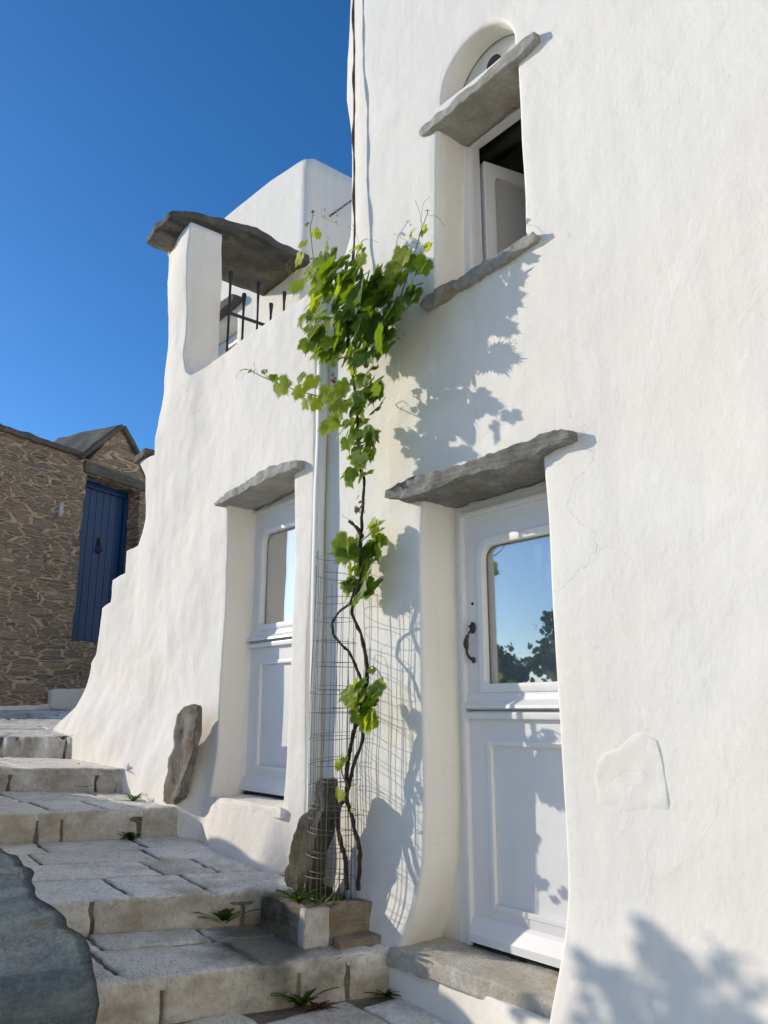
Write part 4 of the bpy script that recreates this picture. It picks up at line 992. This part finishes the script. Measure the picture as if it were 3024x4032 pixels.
for f, pts, y in ((zp, [(790, 1740), (750, 1650), (735, 1590), (755, 1575)], 2.2), (zp, [(590, 1730), (560, 1800), (520, 1830)], 2.18), (zp, [(560, 1720), (500, 1740), (480, 1810)], 2.18), (z6, [(430, 1480), (420, 1390), (390, 1310)], 2.46), (z6, [(430, 1460), (440, 1340), (485, 1285)], 2.46),
                  (z6, [(472, 1410), (530, 1415), (580, 1470)], 2.46), (z6, [(400, 1590), (330, 1570), (245, 1525)], 2.46), (zv, [(945, 750), (920, 600), (830, 370)], 2.46), (zv, [(870, 500), (760, 400), (755, 395)], 2.46), (zv, [(1090, 640), (1180, 640), (1270, 685)], 2.46),
                  (z1, [(820, 740), (800, 700), (830, 660)], 2.4), (zp, [(1300, 380), (1260, 260), (1300, 0)], 2.4), (z4, [(660, 1380), (640, 1330), (700, 1340), (720, 1400)], 2.5), (z4, [(480, 420), (430, 400), (425, 380)], 2.5)):
    tb = bmesh.new(); tube(tb, smooth_path(ptsY(f, pts, y), 5), .0010, 4); part('tendril', tb, M['shoot'], vine)
lb = bmesh.new(); ll_ = lb.verts.layers.float.new('tone')
SUNW = -SUN
def place(c, size, tone, mode=0, mi=0, flat=False):
    """a leaf hangs tip-down and turns its face outward and up, roughly to the light"""
    n = Vector((random.gauss(-.25, .42), random.gauss(-.75, .28), random.gauss(.45, .34)))
    if flat: n = Vector((random.gauss(.28, .2), random.gauss(-.9, .1), random.gauss(.12, .15)))
    tip = Vector((random.gauss(.12, .45), random.gauss(-.2, .3), -1))
    leaf(lb, ll_, c, n, tip, size, tone, mi)
# (pixel centre, rx, ry, count, depth, depth spread, size, tone)
BL = [((700, 625), 46, 48, 20, 2.43, .07, .062, .55), ((672, 600), 22, 40, 6, 2.38, .03, .058, .85), ((760, 640), 62, 52, 30, 2.47, .08, .066, .30), ((815, 660), 42, 52, 22, 2.48, .08, .066, .22),
      ((735, 590), 50, 25, 12, 2.46, .07, .058, .45), ((730, 710), 62, 48, 32, 2.47, .08, .064, .35), ((800, 730), 48, 45, 26, 2.49, .08, .066, .18), ((690, 735), 32, 48, 14, 2.42, .05, .058, .65),
      ((665, 680), 22, 36, 6, 2.39, .03, .055, .8), ((760, 775), 50, 32, 18, 2.49, .07, .06, .3), ((828, 615), 26, 24, 7, 2.46, .05, .056, .6), ((845, 690), 22, 42, 10, 2.5, .06, .064, .2), ((860, 590), 26, 32, 8, 2.46, .05, .056, .55), ((900, 585), 20, 22, 5, 2.47, .04, .062, .3), ((892, 650), 13, 32, 4, 2.48, .03, .062, .15),
      ((868, 562), 14, 16, 3, 2.45, .03, .05, .8), ((790, 610), 30, 30, 8, 2.48, .07, .056, .4), ((775, 555), 22, 28, 4, 2.46, .03, .038, .7), ((712, 535), 20, 20, 3, 2.42, .03, .035, .7), ((683, 515), 10, 14, 2, 2.4, .02, .03, .9),
      ((790, 840), 28, 34, 18, 2.48, .06, .052, .25), ((812, 880), 16, 40, 10, 2.52, .05, .052, .15), ((770, 880), 34, 26, 12, 2.47, .06, .052, .45), ((735, 875), 20, 22, 3, 2.42, .03, .060, .8), ((590, 822), 10, 8, 3, 2.19, .01, .030, .7), ((545, 808), 10, 6, 4, 2.17, .01, .014, .6), ((570, 812), 8, 8, 3, 2.18, .01, .018, .6),
      ((760, 935), 26, 24, 11, 2.48, .05, .056, .6), ((795, 935), 22, 26, 10, 2.51, .05, .054, .25), ((715, 925), 12, 14, 3, 2.44, .02, .05, .85), ((765, 985), 20, 24, 8, 2.49, .04, .056, .6), ((790, 980), 16, 30, 7, 2.52, .04, .052, .35), ((758, 1030), 13, 16, 5, 2.5, .03, .052, .45), ((785, 1020), 10, 18, 4, 2.52, .03, .045, .4),
      ((735, 1195), 18, 22, 5, 2.48, .03, .066, .5), ((765, 1180), 22, 18, 6, 2.55, .04, .050, .75), ((810, 1150), 18, 22, 7, 2.61, .02, .040, .95), ((795, 1200), 26, 28, 14, 2.60, .03, .054, .3), ((780, 1240), 22, 22, 9, 2.57, .03, .050, .5), ((768, 1275), 24, 20, 8, 2.57, .03, .050, .35), ((800, 1265), 20, 22, 7, 2.61, .02, .050, .2), ((770, 1310), 12, 12, 3, 2.51, .02, .046, .7), ((815, 1185), 12, 26, 5, 2.63, .02, .048, .2),
      ((765, 1500), 20, 18, 5, 2.50, .03, .050, .7), ((790, 1530), 22, 22, 9, 2.54, .04, .054, .4), ((800, 1555), 16, 20, 5, 2.54, .03, .054, .65), ((820, 1490), 15, 16, 5, 2.54, .03, .048, .55), ((755, 1520), 14, 14, 3, 2.48, .02, .046, .85), ((808, 1462), 8, 10, 2, 2.54, .02, .034, .4),
      ((735, 1650), 10, 14, 4, 2.5, .02, .026, .9), ((730, 1722), 8, 12, 2, 2.48, .02, .046, 1.0), ((755, 1755), 6, 6, 1, 2.5, .01, .028, .8), ((728, 1670), 5, 5, 1, 2.5, .01, .022, .7),
      ((918, 500), 8, 10, 2, 2.46, .01, .028, 1.0), ((890, 512), 6, 6, 1, 2.46, .01, .03, 1.0), ((925, 545), 6, 12, 2, 2.46, .01, .034, .9), ((925, 465), 4, 4, 2, 2.46, .01, .012, .5), ((675, 470), 4, 8, 3, 2.4, .01, .012, .5), ((690, 512), 5, 5, 1, 2.4, .01, .03, 1.0), ((668, 490), 5, 5, 1, 2.4, .01, .02, .8), ((640, 600), 8, 8, 3, 2.38, .01, .016, .8), ((782, 540), 8, 8, 2, 2.46, .01, .022, .8), ((760, 545), 6, 6, 1, 2.46, .01, .022, .8)]
for c, rx, ry, n, y, dy, size, tone in BL:
    for i in range(int(n * (.95 if c[1] < 1100 else 1.5)) if n > 3 else n):
        a = random.uniform(0, 6.28); q = math.sqrt(random.random())
        yy = min(2.66, y + random.gauss(0, dy * .6))
        p = onY(D(c[0] + math.cos(a) * rx * q, c[1] + math.sin(a) * ry * q - 8), yy)
        place(p, size * random.uniform(.85, 1.6) * (1.15 if rx > 29 else 1), max(0, min(1, tone + .12 + random.gauss(0, .18))), 0, 0, y < 2.405)
for x_, y_, dep, size, tone, fl in ((775, 1325, 2.13, .092, .95, 1), (800, 1300, 2.15, .045, .7, 1), (880, 1270, 2.24, .06, .6, 1), (870, 1345, 2.24, .075, .9, 1), (935, 1300, 2.28, .08, .95, 1), (960, 1400, 2.30, .095, 1, 1), (905, 1400, 2.27, .07, .85, 1), (1010, 1350, 2.34, .08, .9, 1), (1045, 1410, 2.36, .085, .85, 1), (1085, 1340, 2.40, .07, .8, 1), (1080, 1300, 2.42, .055, .7, 1), (1010, 1520, 2.44, .07, .9, 1), (1060, 1470, 2.45, .06, .8, 1),
      (735, 1265, 2.17, .032, .55, 1), (700, 1250, 2.17, .024, .5, 0), (640, 1240, 2.17, .02, .7, 0), (600, 1225, 2.17, .014, .5, 0),
      (872, 680, 2.38, .075, .95, 1), (918, 735, 2.40, .062, 1, 1), (858, 815, 2.38, .095, .85, 1), (968, 815, 2.43, .065, .9, 1), (885, 600, 2.39, .055, .9, 1), (940, 545, 2.39, .04, 1, 0), (1020, 690, 2.42, .11, .2, 1), (960, 690, 2.41, .08, .25, 1), (1175, 680, 2.44, .065, .8, 1), (1150, 745, 2.44, .06, .95, 1), (1375, 650, 2.43, .075, .9, 1), (1300, 790, 2.44, .08, .8, 1), (1340, 730, 2.44, .07, .6, 1), (1450, 700, 2.46, .085, .4, 1), (1400, 690, 2.45, .07, .7, 1), (1442, 860, 2.47, .085, .15, 1), (1395, 870, 2.47, .06, .5, 1),
      (1200, 850, 2.40, .11, .15, 1), (1210, 1030, 2.41, .12, .1, 1), (1090, 960, 2.40, .095, .3, 1), (1280, 990, 2.44, .10, .1, 1), (920, 960, 2.38, .08, .6, 1), (905, 1110, 2.38, .085, .7, 1), (940, 1040, 2.38, .07, .9, 1), (1020, 1000, 2.38, .07, .85, 1), (1220, 1170, 2.45, .08, .3, 1), (1190, 1290, 2.44, .07, .75, 1), (1250, 1350, 2.48, .09, .2, 1), (1170, 1690, 2.45, .085, .75, 1), (1110, 1600, 2.44, .07, .8, 1), (1130, 1760, 2.46, .06, .4, 1),
      (1430, 545, 2.45, .05, 1, 0), (1500, 515, 2.46, .03, 1, 0), (1480, 620, 2.46, .05, .95, 0), (1510, 435, 2.46, .018, .6, 0), (935, 430, 2.40, .016, .5, 0), (910, 495, 2.40, .03, .5, 0), (1185, 610, 2.46, .028, .9, 0), (1135, 630, 2.46, .03, .9, 0)):
    place(onY(z1(x_, y_ - 25 * size / .08), dep), size, tone, 0, 0, bool(fl))
for c, rx, ry, n, y in (((718, 825), 8, 22, 7, 2.46), ((775, 1085), 8, 18, 5, 2.5), ((805, 785), 14, 10, 4, 2.47)):
    for i in range(n): place(onY(D(c[0] + random.uniform(-rx, rx), c[1] + random.uniform(-ry, ry)), y), random.uniform(.02, .035), random.random(), 0, 1)
part('foliage', lb, [M['leaf'], M['dryleaf']], vine)
for c, n in (((745, 705), 60), ((690, 740), 30), ((860, 700), 26)):
    q = onY(D(*c), 2.42); bm = bmesh.new()
    for i in range(n):
        p = q + Vector((random.gauss(0, .012), random.gauss(0, .012), random.uniform(-.09, .03)))
        bmesh.ops.create_icosphere(bm, subdivisions=1, radius=.0035, matrix=Matrix.Translation(p))
    tube(bm, [q + Vector((0, 0, .05)), q - Vector((0, 0, .09))], .0012, 4)
    part('grape_cluster', bm, M['shoot'], vine)
bm = bmesh.new(); c = onY(D(782, 1108), 2.535)
for k in range(3): tube(bm, [c + Vector((.016 * math.cos(t), .016 * math.sin(t), .006 * k)) for t in [j * .5 for j in range(14)]], .0012, 4)
part('plant_tie', bm, M['tie'], vine)

# ================================================================== wire cage
bm = bmesh.new(); cc = Vector((-3.548, 2.562, 0)); ct = Vector((-3.518, 2.548, 0)); z0, z1_ = .10, 1.93; rr = .128
rc = random.Random(5)
def cpos(a, z, r_=rr):
    k = (z - z0) / (z1_ - z0); c = cc.lerp(ct, k); r2 = r_ * (1 + .05 * math.sin(z * 5 + a * 2) + .06 * math.sin(3 * z))
    return Vector((c.x + r2 * math.cos(a), c.y + min(r2 * .92 * math.sin(a), .105), z))
for i in range(15):
    a = i * 2 * math.pi / 15 + rc.uniform(-.06, .06); top_ = z1_ if i % 3 == 0 else rc.uniform(1.3, 1.93)
    w1 = rc.uniform(-.04, .04)
    tube(bm, [cpos(a + w1 * math.sin(z * 4), z) for z in [z0 + (top_ - z0) * k / 22 for k in range(23)]], .0017, 5)
for i in range(9):
    a = i * 2 * math.pi / 9 + .2; tube(bm, [cpos(a + .05 * math.sin(z * 3 + i), z, .108) for z in [.1 + 1.35 * k / 18 for k in range(19)]], .0015, 5)
zz = .14
while zz < 1.95:
    tl = rc.uniform(-.012, .012); a0 = rc.uniform(0, 6)
    tube(bm, [cpos(a0 + k * 2 * math.pi / 30, min(1.95, zz + tl * math.sin(k * 2 * math.pi / 30)), rr + .002 * math.sin(k)) for k in range(32)], .0017, 5)
    if zz < 1.4: tube(bm, [cpos(a0 + 1 + k * 2 * math.pi / 30, zz + .022 + tl * math.cos(k * .2), .112) for k in range(22)], .0015, 5)
    zz += rc.uniform(.105, .135)
for z_ in (.72, .55): tube(bm, smooth_path([cpos(-2.2, z_), cpos(-1.5, z_ - .01, rr + .01), cpos(-.5, z_), cpos(.4, z_ + .01, rr + .05)], 6), .0017, 5)
tube(bm, smooth_path([cpos(-2.4, .22), cpos(-1.9, .14, rr + .02), cpos(-1.2, .13, rr + .03), cpos(-.6, .20, rr + .02), cpos(-.3, .30)], 6), .0017, 5)
tag(link('wire_cage', bm, M['galv']), 'tall cylinder of galvanised wire mesh around the vine stems', 'wire cage')

# ================================================================== trees off to the left: they shade the wall and show in the door glass
def tree(base, crowns, label, name='fig_tree', leaf_s=.05, n=420, br=1.0):
    t = empty(name, base); tag(t, label, 'tree')
    bm = bmesh.new(); b = Vector(base)
    for c, r_ in crowns:
        c = Vector(c); tube(bm, smooth_path([b, b.lerp(c, .4) + Vector((.1, -.05, .12)), c], 6), [br * (.05 * (1 - .075 * k)) + .004 for k in range(13)], 7)
    part('trunk', bm, M['bark'], t)
    bm = bmesh.new(); lg = bm.verts.layers.float.new('tone'); rr = random.Random(3)
    for c, r_ in crowns:
        sub = [(Vector(c) + Vector((rr.gauss(0, 1), rr.gauss(0, 1), rr.gauss(0, 1))) * r_ * .45, r_ * rr.uniform(.3, .5)) for _ in range(7)]
        for i in range(int(n * r_ / .4)):
            sc_, sr = rr.choice(sub); p = sc_ + Vector((rr.gauss(0, 1), rr.gauss(0, 1), rr.gauss(0, 1))) * sr * .55
            nrm = Vector((rr.gauss(0, 1), rr.gauss(0, 1), rr.gauss(0, 1) + .6)).normalized(); a = nrm.orthogonal().normalized(); bb = nrm.cross(a); s = leaf_s * rr.uniform(.6, 1.2); tn = rr.random()
            vs = [bm.verts.new(p + (a * math.cos(k) * (1 if j % 2 else .75) + bb * math.sin(k) * .7) * s) for j, k in enumerate([q * math.pi / 4 for q in range(8)])]
            for v in vs: v[lg] = tn
            bm.faces.new(vs)
    part('crown', bm, M['tree'], t, False)
def back(f, p, t, y=2.66):
    q = onY(f(*p), y); return q - Vector((1.75, 1.0, -.70)) * t
cr = [(back(D, (1400, 2050), 2.4), .06), (back(D, (1285, 2095), 2.4), .05), (back(D, (1330, 2120), 2.4), .07), (back(D, (1470, 2110), 2.4), .10), (back(D, (1560, 2180), 2.4), .13), (back(D, (1610, 2240), 2.4), .16), (back(D, (1400, 2200), 2.4), .08), (back(D, (1350, 1985), 2.4), .022), (back(D, (1372, 2015), 2.4), .025), (back(D, (1195, 2200), 2.4), .05), (back(D, (1520, 2290), 2.4), .16)]
bs = back(D, (1500, 2400), 2.4); tree((bs.x, bs.y, -.6), cr, 'small tree outside the frame throwing leafy shade low on the white wall', n=330, leaf_s=.03, br=.22)
tree((-8.2, -3.1, -.6), [((-8.0, -2.9, 1.55), .45), ((-8.6, -2.2, 1.4), .45), ((-7.6, -3.7, 2.0), .45), ((-8.9, -1.7, 1.3), .4), ((-7.9, -2.6, 1.0), .55), ((-9, -2.6, 1.0), .55), ((-7.2, -4.2, 1.5), .6)], 'bushy green tree outside the frame, reflected in the door glass', 'garden_tree', .06, 800)
